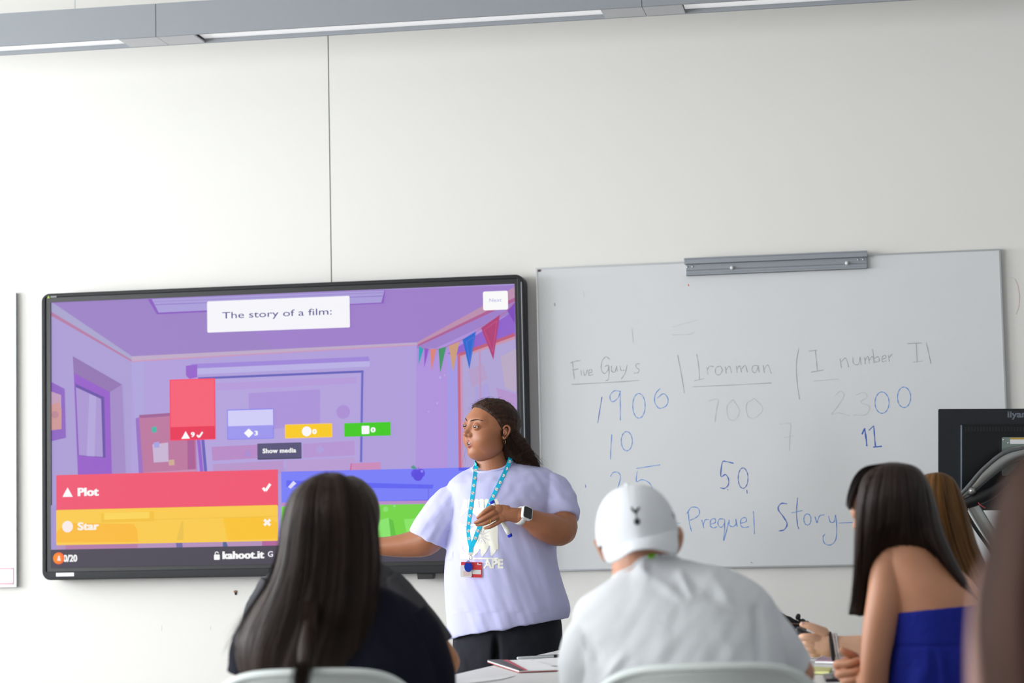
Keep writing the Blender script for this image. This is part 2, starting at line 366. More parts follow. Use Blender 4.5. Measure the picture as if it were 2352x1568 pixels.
# lamp in the drawn ceiling
P.poly([(341, 687), (886, 666), (882, 697), (362, 722)], (140, 90, 195)); P.poly([(350, 687), (884, 667), (877, 695), (366, 718)], (172, 160, 220)); P.line([(358, 700), (880, 680)], 1.5, (140, 110, 200)); P.line([(355, 693), (884, 672)], 1.2, (155, 125, 205))
# question and Next button
P.rr((477, 692.5), (805, 752), (250, 250, 255), 3); P.text('The story of a film:', 512, 763, 737, 707.5, (76, 66, 140))
P.rr((1110, 670), (1168, 711), W_, 4); P.text('Next', 1125, 1153, 694, 685, (176, 172, 226))
# bar chart
P.rr((391, 872), (497, 1009), (255, 62, 98), 2); P.rr((393.5, 874), (494.5, 981), (250, 94, 116), .5); P.rr((393, 981), (495.5, 1007), (236, 48, 82), 1)
P.poly([(418, 1008), (438, 1007), (428, 990)], W_); P.text('9', 440, 449, 1004, 992, W_, .05); P.line([(454, 999), (459, 1004), (467, 992)], 4, W_)
P.rr((523, 941), (630.5, 1007), (132, 132, 242), 2); P.rr((525, 943), (629, 979), (212, 208, 252), .5); P.rr((525, 979), (629, 1005.5), (158, 152, 242), 1)
P.poly([(573, 984), (584, 994.5), (573, 1005), (562, 994.5)], W_); P.text('3', 586, 594, 1000, 989, W_, .05)
P.rr((656, 975), (765, 1004), (255, 205, 110), 2); P.rr((658, 976.5), (763.5, 1002.5), (254, 206, 0), 1); P.circle(706, 990.5, 11, W_); P.text('0', 719, 729, 997, 985, W_, .06)
P.rr((792, 972), (899, 1000), (62, 205, 0), 1.5); P.rr((832, 978), (850, 996.5), W_, 2); P.text('0', 853, 864, 993, 981, W_, .06)
P.rr((593, 1018.5), (694.5, 1053), (62, 58, 92), 2); P.rr((593.5, 1018.5), (694, 1050.5), (84, 80, 118), 2); P.text('Show media', 605, 682, 1041, 1028, W_, .04)
# answers
P.poly([(118, 1240), (1188, 1226), (1188, 1245), (118, 1264)], (182, 146, 190)); P.poly([(118, 1160), (132, 1160), (132, 1262), (118, 1264)], (165, 150, 212))
for a, c in (([(154, 1245), (320, 1240), (318, 1262), (152, 1264)], (182, 125, 170)), ([(405, 1240), (420, 1240), (422, 1256), (408, 1257)], (110, 105, 165)), ([(514, 1238), (520, 1238), (526, 1256), (514, 1256)], (85, 100, 150)), ([(604, 1236), (640, 1236), (640, 1255), (604, 1256)], (180, 100, 155))): P.poly(a, c)
P.rr((132, 1091), (641, 1162), (226, 34, 80), 2); P.rr((132.5, 1091), (640.5, 1159), (244, 84, 112), 2)
P.poly([(146, 1141), (170, 1140.5), (158, 1119)], W_); P.text('Plot', 181, 230, 1139.5, 1119, W_, .06); P.line([(606, 1120), (612, 1127), (623, 1111)], 6, W_)
P.rr((132, 1171), (641, 1241.5), (255, 206, 70), 2)
P.poly([(132, 1222), (155, 1200), (310, 1203), (318, 1216), (320, 1244), (132, 1245)], (255, 190, 48)); P.poly([(514, 1190), (608, 1186), (640, 1200), (640, 1236), (526, 1240)], (255, 198, 36)); P.poly([(235, 1178), (356, 1174), (356, 1196), (235, 1200)], (248, 196, 52)); P.poly([(242, 1178), (346, 1175), (346, 1190), (242, 1193)], (255, 216, 84))
P.line([(355, 1193), (640, 1185)], 1.2, (240, 190, 60)); P.poly([(420, 1196), (424, 1196), (424, 1240), (408, 1240)], (240, 196, 70))
P.circle(158, 1209, 12.5, (255, 240, 236)); P.text('Star', 181, 231, 1217.5, 1198, (255, 246, 236), .06); P.line([(609, 1193), (623, 1206)], 6, (255, 246, 240)); P.line([(623, 1193), (609, 1206)], 6, (255, 246, 240))
P.poly([(648, 1083), (1188, 1071), (1188, 1146), (649, 1154)], (122, 128, 252)); P.poly([(660, 1103), (998, 1113), (995, 1122), (660, 1118)], (96, 100, 246)); P.poly([(868, 1150), (1000, 1147), (1000, 1150), (868, 1153)], (90, 95, 245)); P.poly([(1055, 1074), (1188, 1071), (1188, 1078), (1055, 1081)], (92, 92, 240)); P.poly([(664, 1118), (676, 1104), (683, 1110), (670, 1122)], (226, 222, 252)); P.line([(986, 1117), (986, 1149)], 1.5, (105, 100, 225))
P.circle(956, 1087.5, 10, (96, 76, 232)); P.circle(968, 1086.5, 10, (96, 76, 232)); P.circle(962, 1093, 11, (90, 72, 226)); P.circle(971, 1082, 3, (150, 135, 250)); P.poly([(945, 1072), (952, 1068), (960, 1076), (950, 1077)], (85, 150, 140)); P.line([(961, 1079), (964, 1073)], 1.3, (160, 80, 170))
P.poly([(649, 1154), (1188, 1146), (1188, 1153), (649, 1162)], (186, 142, 200))
P.poly([(649, 1163), (1188, 1153), (1188, 1226), (649, 1236)], (118, 216, 66)); P.poly([(870, 1196), (895, 1188), (900, 1235), (870, 1236)], (140, 232, 110)); P.poly([(895, 1190), (905, 1195), (912, 1232), (900, 1234)], (98, 196, 60)); P.poly([(930, 1192), (962, 1190), (960, 1210), (936, 1224)], (140, 232, 100)); P.circle(888, 1169, 6, (140, 228, 110)); P.circle(908, 1162, 3, (145, 228, 120))
# footer
P.poly([(118, 1262), (1188, 1242), (1188, 1290), (118, 1304)], (74, 68, 82))
P.text('0/20', 149, 181, 1290, 1273, W_, .045); P.circle(138.5, 1281.5, 13, (255, 110, 45)); P.circle(136, 1281.5, 10.5, (255, 140, 30)); P.circle(139, 1278.5, 2.6, (255, 232, 236)); P.poly([(135, 1287), (143, 1287), (142, 1281), (136, 1281)], (255, 232, 236))
P.rr((494.5, 1273), (508, 1285), W_, 2); P.line([(497.5, 1273), (497.5, 1268.5), (501, 1266.5), (504.5, 1268.5), (504.5, 1270)], 2, W_)
P.text('kahoot.it', 514, 610, 1283.5, 1264, W_, .062); P.text('G', 618, 630, 1278.5, 1265, (238, 236, 246), .03)
obj('screen', P.v, P.f, P.mats, disp, fm=P.m)

# ------------------------------------------------------------------ whiteboards
M_board = mat('whiteboard_enamel', (214, 215, 216), 0.42, spec=0.4, var=0.012, vscale=2.2)
M_alu = mat('aluminium_trim', (190, 193, 196), 0.35, metal=0.75)
M_grey = mat('rail_grey_metal', (150, 155, 162), 0.45, metal=0.35)
M_knob = mat('knob_white_plastic', (215, 215, 215), 0.5)
M_ink_b = mat('marker_ink_blue', (86, 142, 216), 0.6)
M_ink_d = mat('marker_ink_dark_blue', (56, 98, 186), 0.6)
M_ink_g = mat('marker_ink_faded_grey', (166, 167, 168), 0.6)
M_ink_f = mat('marker_ink_ghost', (196, 197, 198), 0.6)
M_ink_r = mat('marker_ink_red', (206, 80, 80), 0.6)
BX0, BX1, BZ0, BZ1 = -1.3506, 0.4199, 0.963, 2.1387
wb = root('whiteboard', ((BX0+BX1)/2, 0, BZ0), 'wide whiteboard right of the display with blue marker numbers and words', 'whiteboard')
BY = -0.02
mb = MB(); mb.box((BX0+.004, BY, BZ0+.004), (BX1-.004, -.003, BZ1-.004)); mb.build('panel', M_board, wb)
mb = MB()
for lo, hi in (((BX0, BY-.002, BZ0), (BX0+.006, -.001, BZ1)), ((BX1-.006, BY-.002, BZ0), (BX1, -.001, BZ1)), ((BX0+.006, BY-.002, BZ0), (BX1-.006, -.001, BZ0+.006)), ((BX0+.006, BY-.002, BZ1-.006), (BX1-.006, -.001, BZ1))): mb.box(lo, hi)
mb.build('edge_trim', M_alu, wb)
mb = MB(); a = on_y(1239, 621, BY); mb.box((a[0]-.006, BY-.0035, a[2]-.005), (a[0]+.004, BY, a[2]+.004)); mb.build('corner_screw_cover', mat('screw_cover_maroon', (95, 70, 75), .5), wb)
def smooth_path(pts, n=8):
    p = [np.array(q, float) for q in pts]
    if len(p) < 3: return p
    e = [2*p[0]-p[1]]+p+[2*p[-1]-p[-2]]; o = []
    for i in range(1, len(e)-2):
        for k in range(n):
            t = k/n; a, b, c, d = e[i-1:i+3]
            o.append(.5*((2*b)+(c-a)*t+(2*a-5*b+4*c-d)*t*t+(3*b-a-3*c+d)*t**3))
    return o+[p[-1]]
class Ink:
    """marker strokes on the board, coordinates as seen in an enlarged view of the board"""
    def __init__(s): s.mb = MB(); s.k = 0
    def stroke(s, pts, mi=0, w=.0034, curve=True):
        s.k += 1; y = BY-.0003-.000002*s.k
        q = smooth_path(pts, 6) if curve else [np.array(p, float) for p in pts]
        q = [on_y(1200+p[0]/2.0365, 560+p[1]/2.0365, BY) for p in q]; q = [np.array([p[0], p[2]]) for p in q]
        L = []; R_ = []
        for i, p in enumerate(q):
            d = q[min(i+1, len(q)-1)]-q[max(i-1, 0)]; d = d/(np.hypot(*d)+1e-9); nn = np.array([-d[1], d[0]])*w/2*(.8+.25*math.sin(i*.9+s.k))
            L.append((p[0]+nn[0], y, p[1]+nn[1])); R_.append((p[0]-nn[0], y, p[1]-nn[1]))
        n = len(q); s.mb.add(L+R_, [(i, i+1, n+i+1, n+i)[::-1] for i in range(n-1)], mi)
    def part(s, name, label=None):
        s.flush(); s.name = name; s.label = label
    def flush(s):
        if s.mb.f: s.mb.build(s.name, INKS, wb, label=s.label)
        s.mb = MB()
    def oval(s, cx, cy, rx, ry, mi=0, w=.0034, a0=-60):
        s.stroke([(cx+rx*math.cos(math.radians(a0+k*30)), cy+ry*math.sin(math.radians(a0+k*30))) for k in range(13)], mi, w)
INKS = [M_ink_b, M_ink_d, M_ink_g, M_ink_f, M_ink_r]
K = Ink()
st, ov = K.stroke, K.oval
K.part('handwritten_number', 'blue handwritten 1900'); st([(372,715),(362,775),(352,838)],1); st([(460,690),(430,687),(409,712),(420,738),(445,722),(458,692)]); st([(457,688),(458,760),(458,825)]); ov(545,757,29,58); st([(645,675),(622,702),(619,740),(640,768),(672,757),(681,725),(660,700),(630,722)])
K.part('handwritten_number', 'blue handwritten 10'); st([(418,890),(414,950),(412,1008)]); ov(488,922,26,45)
K.part('handwritten_number', 'blue handwritten 25'); st([(412,1087),(425,1069),(448,1069),(459,1092),(445,1145)]); st([(533,1050),(590,1041),(645,1033)]); st([(537,1062),(533,1110),(560,1102),(592,1116),(606,1140),(607,1158)]); st([(295,1125),(296,1140)],1,.004)
K.part('handwritten_number', 'last two zeros of 2300 in blue'); ov(1682,742,33,50); ov(1785,717,31,48)
K.part('handwritten_number', 'dark blue handwritten 11'); st([(1588,890),(1601,862)],1,.0055,False); st([(1600,862),(1606,900),(1611,946)],1,.0065); st([(1620,872),(1643,850)],1,.005,False); st([(1643,850),(1647,900),(1651,947)],1,.005); st([(1640,950),(1682,946)],1,.0065)
K.part('handwritten_number', 'blue handwritten 50'); st([(988,1026),(955,1018),(935,1022),(928,1086),(950,1078),(964,1100),(962,1128),(945,1143),(924,1140)],1,.0045); ov(1032,1095,23,48,1); st([(1050,1150),(1051,1167)],1); st([(958,1147),(963,1152)],1)
K.part('handwritten_word', 'blue handwritten Prequel'); st([(716,1306),(738,1305)]); st([(775,1248),(780,1300),(791,1345)]); st([(768,1262),(790,1232),(822,1236),(828,1262),(810,1280),(784,1292)])
st([(838,1290),(844,1310),(848,1330)]); st([(845,1312),(856,1290),(872,1289)]); st([(880,1310),(902,1302),(900,1285),(882,1290),(878,1315),(892,1328),(910,1322)])
st([(945,1288),(922,1286),(914,1308),(928,1326),(944,1308),(946,1290)]); st([(946,1288),(945,1340),(941,1388),(955,1340),(963,1302)]); st([(966,1290),(968,1315),(985,1322),(998,1310),(998,1286)]); st([(998,1288),(1004,1322)]); st([(1020,1306),(1046,1298),(1044,1280),(1024,1286),(1020,1312),(1034,1326),(1060,1322)]); st([(1080,1250),(1083,1300),(1085,1357)])
K.part('handwritten_word', 'dark blue handwritten Story'); st([(1238,1215),(1210,1214),(1196,1240),(1222,1278),(1238,1310),(1224,1336),(1199,1342)],1,.0048); st([(1287,1186),(1282,1250),(1286,1310),(1293,1333)],1); st([(1258,1258),(1310,1246)]); ov(1333,1288,17,26); st([(1368,1275),(1378,1305)]); st([(1378,1303),(1390,1272),(1412,1266)]); st([(1432,1272),(1440,1300),(1458,1298),(1464,1268)]); st([(1465,1266),(1470,1330),(1464,1385),(1438,1408),(1412,1398),(1406,1370),(1416,1356)]); st([(1480,1305),(1545,1302)])
g_ = 2; f_ = 3; wg = .0034
K.part('handwritten_word', 'faded grey underlined heading at the left')
for s_ in ([(234,548),(238,590),(243,632)],[(224,557),(250,548),(272,546)],[(234,590),(262,584)],[(273,590),(277,616)],[(284,590),(293,616),(304,588)],[(309,605),(326,598),(320,587),(310,595),(312,614),(331,610)],[(408,540),(392,528),(374,545),(368,585),(384,606),(400,590),(402,570)],[(386,573),(404,570),(402,630),(388,640)],[(416,570),(418,595),(432,598),(441,570)],[(440,570),(444,597)],[(456,570),(462,592),(478,590)],[(490,566),(480,605),(462,632)],[(548,560),(532,562),(533,578),(546,588),(540,602),(522,604)],[(230,657),(400,648),(548,638)],[(726,520),(745,620),(757,697)]): st(s_, g_, wg)
K.part('handwritten_word', 'faded grey headings in the middle and right columns')
for s_ in ([(815,515),(824,570),(829,632)],[(803,640),(850,630)],[(862,575),(868,612)],[(864,590),(876,572),(895,574)],[(936,590),(925,572),(905,580),(904,605),(922,612),(936,590)],[(950,574),(953,606)],[(952,590),(968,572),(978,604)],[(1000,570),(1004,604)],[(1002,588),(1016,570),(1024,600)],[(1024,586),(1042,568),(1052,600)],[(1100,570),(1080,570),(1074,592),(1090,602),(1102,575)],[(1102,568),(1108,600)],[(1126,568),(1132,604)],[(1130,588),(1148,566),(1164,606)],[(797,668),(980,660),(1165,650)],
           [(1293,487),(1281,560),(1285,650),(1296,727)],[(1338,502),(1378,497)],[(1370,500),(1375,550),(1380,595)],[(1350,600),(1408,590)],[(1486,536),(1492,580)],[(1490,552),(1512,534),(1526,576)],[(1545,530),(1550,560),(1572,562),(1580,528)],[(1580,528),(1584,566)],[(1600,530),(1604,562)],[(1602,545),(1616,526),(1622,560)],[(1622,544),(1638,526),(1644,558)],[(1637,492),(1648,552)],[(1646,535),(1664,528),(1668,548),(1648,553)],[(1680,540),(1700,532),(1694,520),(1682,530),(1684,550),(1704,546)],[(1712,520),(1716,550)],[(1714,532),(1730,514)],[(1800,466),(1868,463)],[(1842,466),(1846,548)],[(1826,553),(1874,547)],[(1888,460),(1900,510),(1910,560)]): st(s_, g_, .003)
K.part('handwritten_number', 'half-wiped ghostly grey numbers')
for s_ in ([(868,735),(914,727),(906,780),(900,832)],[(985,727),(957,760),(965,815),(995,822),(1015,780),(985,727)],[(1085,722),(1048,750),(1055,805),(1090,812),(1124,770),(1085,722)],[(1200,843),(1252,841),(1250,900),(1249,965)],[(1222,906),(1270,897)],[(1462,710),(1488,688),(1503,712),(1470,765),(1446,796),(1480,790),(1530,804)],[(1558,708),(1596,694),(1612,716),(1582,740),(1622,760),(1606,798),(1548,800)],[(1360,641),(1480,632)],[(700,425),(780,422),(806,410)],[(512,395),(518,460)],[(286,222),(290,250)],[(700,390),(820,355)]): st(s_, f_, .0032)
K.part('marker_speck', 'stray specks of marker')
st([(775,188),(778,197)], 4, .005); st([(150,275),(152,290)], g_, .006); st([(1068,1487),(1076,1493)], g_, .004)
K.flush()
# clamp rail on the top edge
a = on_y(1571, 592, -.05); b = on_y(1992, 578, -.05); zt = (on_y(1571, 592, -.05)[2]+on_y(1992, 576, -.05)[2])/2
mb = MB(); mb.box((a[0], -.052, zt-.023), (b[0], -.02, zt)); mb.box((a[0], -.0545, zt-.006), (b[0], -.05, zt)); mb.box((a[0]+.005, -.036, zt-.066), (b[0]-.003, -.0195, zt-.023)); mb.box((a[0]+.005, -.041, zt-.066), (b[0]-.003, -.0195, zt-.058)); mb.box((a[0]+.005, -.0395, zt-.048), (b[0]-.003, -.035, zt-.0445))
rail = mb.build('clamp_rail', M_grey, wb, bevel=.0015, label='grey metal flipchart rail along the top edge')
WORLD[rail.name] = WORLD[wb.name]
def ball(mb, c, r, n=12, mi=0, sq=(1, 1, 1)):
    v = []; f = []
    for i in range(n+1):
        t = math.pi*i/n
        for j in range(2*n):
            p = math.pi*j/n; v.append((c[0]+r*sq[0]*math.sin(t)*math.cos(p), c[1]+r*sq[1]*math.sin(t)*math.sin(p), c[2]+r*sq[2]*math.cos(t)))
    for i in range(n):
        for j in range(2*n):
            f.append((i*2*n+j, (i+1)*2*n+j, (i+1)*2*n+(j+1) % (2*n), i*2*n+(j+1) % (2*n)))
    mb.add(v, f, mi)
for px, py in ((1681, 614.5), (1945, 604)):
    c = on_y(px, py, -.043); mb = MB(); ball(mb, c, .0072); mb.build('knob', M_knob, rail, smooth=True)
for px, py in ((1579, 613), (1591, 612), (1971, 596), (1983, 595)):
    c = on_y(px, py, -.037); mb = MB(); ball(mb, c, .004, 8, sq=(1, .5, 1)); mb.build('rivet', M_alu, rail, smooth=True)
# left board
LX1 = -3.4942; lzt = on_y(37, 674, BY)[2]; lzb = on_y(37, 1345, BY)[2]
lb = root('whiteboard', (LX1-.6, 0, lzb), 'blank whiteboard cut off at the left edge with a small red-bordered notice', 'whiteboard')
mb = MB(); mb.box((LX1-1.2, BY, lzb), (LX1-.004, -.003, lzt)); mb.build('panel', M_board, lb)
mb = MB(); mb.box((LX1-.005, BY-.002, lzb), (LX1, -.001, lzt)); mb.box((LX1-1.2, BY-.002, lzb-.004), (LX1, -.001, lzb)); mb.box((LX1-1.2, BY-.002, lzt), (LX1, -.001, lzt+.004)); mb.build('edge_trim', M_alu, lb)
M_paper = mat('notice_paper', (224, 226, 232), 0.7); M_pink = mat('notice_border_red', (222, 150, 165), .7)
mb = MB(); a = on_y(-42, 1345, BY); b = on_y(31, 1304, BY); x0, x1, z0, z1 = a[0], b[0], lzb+.008, b[2]
mb.box((x0, BY-.0012, z0), (x1, BY, z1)); 
for lo, hi in (((x0, z0), (x1, z0+.004)), ((x0, z1-.004), (x1, z1)), ((x1-.0015, z0), (x1, z1))): mb.box((lo[0], BY-.0016, lo[1]), (hi[0], BY-.001, hi[1]), 1)
for k in range(4): mb.box((x0+.02, BY-.0015, z0+.014+.013*k), (x1-.012-.01*(k % 2), BY-.001, z0+.016+.013*k), 2)
mb.build('notice', [M_paper, M_pink, mat('notice_lines_grey', (190, 192, 200), .7)], lb, label='small white notice with a red border')

# wall plug with a chipped hole under the display
mb = MB(); c = on_y(541, 1360, 0); ball(mb, (c[0], -.001, c[2]+.003), .008, 8, 0, (1, .4, .7)); ball(mb, (c[0]+.001, -.002, c[2]-.004), .006, 8, 1, (.8, .5, 1.1))
o = mb.build('wall_plug', [mat('plug_tan', (150, 110, 85), .7), mat('plug_dark', (38, 34, 32), .7)], None, smooth=True)
tag(o, 'tiny dark plug in a chipped hole in the wall below the display', 'wall plug')

# ------------------------------------------------------------------ linear luminaires hanging along the front wall
M_lum = mat('luminaire_grey', (146, 150, 155), 0.5, spec=0.3)
M_lum2 = mat('luminaire_underside', (196, 197, 199), 0.5)
M_diff = bpy.data.materials.new('diffuser_glow'); M_diff.use_nodes = True  # faint glow added so the diffusers do not render dark
_b = M_diff.node_tree.nodes['Principled BSDF']; _b.inputs['Base Color'].default_value = (.85, .85, .85, 1); _b.inputs['Emission Color'].default_value = (1, 1, 1, 1); _b.inputs['Emission Strength'].default_value = 0.32
LYf, LYb, LZ0 = -.66, -.5, 2.991
LZ1 = on_y(0, 31, LYf)[2]; LZ0 = on_y(0, 106, LYf)[2]
xs_seam = [on_y(358, 60, LYf)[0], on_y(1474, 0, LYf)[0]]
Lm = xs_seam[1]-xs_seam[0]
segs = [(xs_seam[0]-Lm, xs_seam[0]), (xs_seam[0], xs_seam[1]), (xs_seam[1], xs_seam[1]+Lm)]
lab = ['left section of the grey linear ceiling light, at the far left', 'middle section of the grey linear ceiling light, above the wall joint', 'right section of the grey linear ceiling light, over the whiteboard']
def zline(px, py): return on_z(px, py, LZ0)
gapL = zline(470, 98)[0]-xs_seam[0]; gapR = xs_seam[1]-zline(1389, 40)[0]
for (x0, x1), lb_ in zip(segs, lab):
    e = .001
    r = root('linear_light', ((x0+x1)/2, (LYf+LYb)/2, LZ0), lb_, 'ceiling light', 'linear lights along the front wall')
    mb = MB(); mb.box((x0+e, LYf, LZ0), (x1-e, LYf+.012, LZ1)); mb.box((x0+e, LYb-.012, LZ0), (x1-e, LYb, LZ1)); mb.box((x0+e, LYf+.012, LZ1-.01), (x1-e, LYb-.012, LZ1))
    mb.build('housing', M_lum, r, bevel=.001)
    mb = MB(); mb.box((x0+e, LYf+.012, LZ0), (x0+gapL, LYb-.012, LZ0+.006)); mb.build('end_plate', M_lum2, r); mb = MB(); mb.box((x1-gapR, LYf+.012, LZ0), (x1-e, LYb-.012, LZ0+.006)); mb.build('end_plate', M_lum2, r)
    mb = MB(); mb.box((x0+gapL, LYf+.012, LZ0+.016), (x1-gapR, LYb-.012, LZ0+.022)); mb.build('diffuser', M_diff, r)
    for xx in (x0+.35, x1-.35):
        mb = MB(); mb.box((xx-.002, (LYf+LYb)/2-.002, LZ1-.002), (xx+.002, (LYf+LYb)/2+.002, ZC)); mb.build('hanger_wire', M_alu, r)

# ================================================================== tools for figures
# A figure is modelled in its own frame: x to the right, y down, d away from the viewer, all in units of 1/s metre
class Fig:
    def __init__(s, D0): s.D0 = D0; s.s = F/D0
    def W(s, V):
        V = np.atleast_2d(np.asarray(V, float)); D = (s.D0+V[:, 2]/s.s)[:, None]
        return CAM+FWD*D+RIGHT*((V[:, 0:1]-1176)/F*D)+UP*((784-V[:, 1:2])/F*D)
    def P(s, x, y, d=0): return s.W([(x, y, d)])[0]
def catmull(pts, n=6):
    p = [np.array(q, float) for q in pts]
    if len(p) == 2: return [p[0]+(p[1]-p[0])*k/n for k in range(n+1)]
    e = [2*p[0]-p[1]]+p+[2*p[-1]-p[-2]]; o = []
    for i in range(1, len(e)-2):
        a, b, c, d = e[i-1:i+3]
        for k in range(n):
            t = k/n; o.append(.5*((2*b)+(c-a)*t+(2*a-5*b+4*c-d)*t*t+(3*b-a-3*c+d)*t**3))
    return o+[p[-1]]
def resample(poly, k):
    q = np.array(catmull(poly, 10)); L = np.r_[0, np.cumsum(np.linalg.norm(np.diff(q, axis=0), axis=1))]
    t = np.linspace(0, L[-1], k); return np.stack([np.interp(t, L, q[:, i]) for i in range(q.shape[1])], 1)
def tube(path, n=20, sub=5, caps=True, flat=None):
    """closed swept tube; path = (x,y,d,r) points; flat=(axis vector, factor) squashes the section along an axis"""
    q = np.array(catmull(path, sub)); c = q[:, :3]; r = np.maximum(q[:, 3], 1e-4)
    t = np.gradient(c, axis=0); t /= np.linalg.norm(t, axis=1)[:, None]+1e-9
    ref = np.array([0, 0, 1.0]) if abs(t[0, 2]) < .9 else np.array([1.0, 0, 0])
    a = ref-t[0]*(ref@t[0]); a /= np.linalg.norm(a)
    rings = []; fr = []
    for i in range(len(c)):
        a = a-t[i]*(a@t[i]); a /= np.linalg.norm(a); b = np.cross(t[i], a); fr.append((a.copy(), b))
    seq = []
    if caps:
        for k in (3, 2, 1): th = k*math.pi/8*1.2; seq.append((c[0]-t[0]*r[0]*math.sin(th), r[0]*math.cos(th), 0))
    seq += [(c[i], r[i], i) for i in range(len(c))]
    if caps:
        m = len(c)-1
        for k in (1, 2, 3): th = k*math.pi/8*1.2; seq.append((c[m]+t[m]*r[m]*math.sin(th), r[m]*math.cos(th), m))
    v = []
    for cc, rr, i in seq:
        a, b = fr[i]
        for k in range(n):
            p = 2*math.pi*k/n; o = (a*math.cos(p)+b*math.sin(p))*rr
            if flat is not None: ax = np.array(flat[0], float); ax /= np.linalg.norm(ax); o = o-ax*(o@ax)*(1-flat[1])
            v.append(cc+o)
    m = len(seq); f = [(i*n+k, i*n+(k+1) % n, (i+1)*n+(k+1) % n, (i+1)*n+k) for i in range(m-1) for k in range(n)]
    v += [seq[0][0], seq[-1][0]]; A = m*n; B = A+1
    f += [(A, (k+1) % n, k) for k in range(n)]+[(B, (m-1)*n+k, (m-1)*n+(k+1) % n) for k in range(n)]
    return np.array(v), f
def loft(rings, n=48, sub=5, p=1.0):
    """rings (cx,cy,cd,hw,hd,tiltx,tiltd): closed body of stacked ovals"""
    q = np.array(catmull([tuple(r)+(0,)*(7-len(r)) for r in rings], sub)); v = []
    for cx, cy, cd, hw, hd, tx, td in q:
        for k in range(n):
            a = 2*math.pi*k/n; ca, sa = math.cos(a), math.sin(a)
            dx = hw*math.copysign(abs(ca)**p, ca); dd = hd*math.copysign(abs(sa)**p, sa)
            v.append((cx+dx, cy+tx*dx+td*dd, cd+dd))
    m = len(q); f = [(i*n+k, i*n+(k+1) % n, (i+1)*n+(k+1) % n, (i+1)*n+k) for i in range(m-1) for k in range(n)]
    v += [tuple(q[0, :3]), tuple(q[-1, :3])]; A = m*n; B = A+1
    f += [(A, (k+1) % n, k) for k in range(n)]+[(B, (m-1)*n+k, (m-1)*n+(k+1) % n) for k in range(n)]
    return np.array(v), f
def ell(c, r, rot=0.0, n=20):
    """ellipsoid; rot turns it in the picture plane (radians)"""
    v = [];
    for i in range(1, n):
        t = math.pi*i/n
        for k in range(2*n):
            p = math.pi*k/n; v.append((r[0]*math.sin(t)*math.cos(p), r[1]*math.cos(t), r[2]*math.sin(t)*math.sin(p)))
    v += [(0, r[1], 0), (0, -r[1], 0)]; v = np.array(v); cr, sr = math.cos(rot), math.sin(rot)
    v = np.stack([v[:, 0]*cr-v[:, 1]*sr, v[:, 0]*sr+v[:, 1]*cr, v[:, 2]], 1)+np.array(c)
    N = 2*n; f = [(i*N+k, (i+1)*N+k, (i+1)*N+(k+1) % N, i*N+(k+1) % N) for i in range(n-2) for k in range(N)]
    A = (n-1)*N; f += [(A, k, (k+1) % N) for k in range(N)]+[(A+1, (n-2)*N+(k+1) % N, (n-2)*N+k) for k in range(N)]
    return v, f
def join(parts):
    v = []; f = []; o = 0
    for V, Fc in parts: v.append(np.asarray(V, float)); f += [tuple(i+o for i in g) for g in Fc]; o += len(V)
    return np.concatenate(v), f
def soup(parts, voxel=3.0, smooth=4, fac=0.5):
    """melts overlapping closed shapes into one continuous surface"""
    V, Fc = join(parts); me = bpy.data.meshes.new('melt'); me.from_pydata([tuple(p) for p in V], [], Fc); me.update()
    bm = bmesh.new(); bm.from_mesh(me); bmesh.ops.recalc_face_normals(bm, faces=bm.faces); bm.to_mesh(me); bm.free()
    o = bpy.data.objects.new('melt', me); COL.objects.link(o)
    m = o.modifiers.new('r', 'REMESH'); m.mode = 'VOXEL'; m.voxel_size = voxel; m.adaptivity = 0
    if smooth: s_ = o.modifiers.new('s', 'SMOOTH'); s_.factor = fac; s_.iterations = smooth
    dg = bpy.context.evaluated_depsgraph_get(); dg.update(); e = bpy.data.meshes.new_from_object(o.evaluated_get(dg))
    n = len(e.vertices); co = np.zeros(n*3); e.vertices.foreach_get('co', co); V = co.reshape(-1, 3)
    Fc = [tuple(p.vertices) for p in e.polygons]
    no = np.zeros(n*3); e.vertex_normals.foreach_get('vector', no); N = no.reshape(-1, 3)
    bpy.data.objects.remove(o); bpy.data.meshes.remove(me); bpy.data.meshes.remove(e)
    return V, Fc, N
def fig_mesh(name, V, Fc, fig, mats, parent, label=None, smooth=True, fm=None, uv=None):
    return obj(name, fig.W(V), Fc, mats, parent, smooth, fm, uv, label)
def nz(x, y, z=0.0): return noise.noise((x, y, z))
def disp_noise(V, N, fn): return V+N*np.array([fn(*p) for p in V])[:, None]
def bvh(V, Fc): return BVHTree.FromPolygons([tuple(p) for p in V], Fc)
def hit(tree, x, y, d0=-900.0, default=0.0):
    h = tree.ray_cast(Vector((x, y, d0)), Vector((0, 0, 1)))
    return h[0][2] if h[0] is not None else default
def ribbon(path, width, thick=1.0, nrm=None):
    """flat strap along px-space points; returns closed mesh"""
    c = np.array(path, float); t = np.gradient(c, axis=0); t /= np.linalg.norm(t, axis=1)[:, None]+1e-9
    v = []
    for i in range(len(c)):
        n_ = np.array(nrm[i] if nrm is not None else (0, 0, -1.0), float); n_ -= t[i]*(n_@t[i]); n_ /= np.linalg.norm(n_)+1e-9
        s_ = np.cross(t[i], n_); w = width/2
        for a, b in ((-1, 1), (1, 1), (1, -1), (-1, -1)): v.append(c[i]+s_*w*a+n_*thick/2*b)
    m = len(c); f = [(i*4+k, i*4+(k+1) % 4, (i+1)*4+(k+1) % 4, (i+1)*4+k) for i in range(m-1) for k in range(4)]
    f += [(3, 2, 1, 0), tuple(4*(m-1)+k for k in range(4))]
    return np.array(v), f
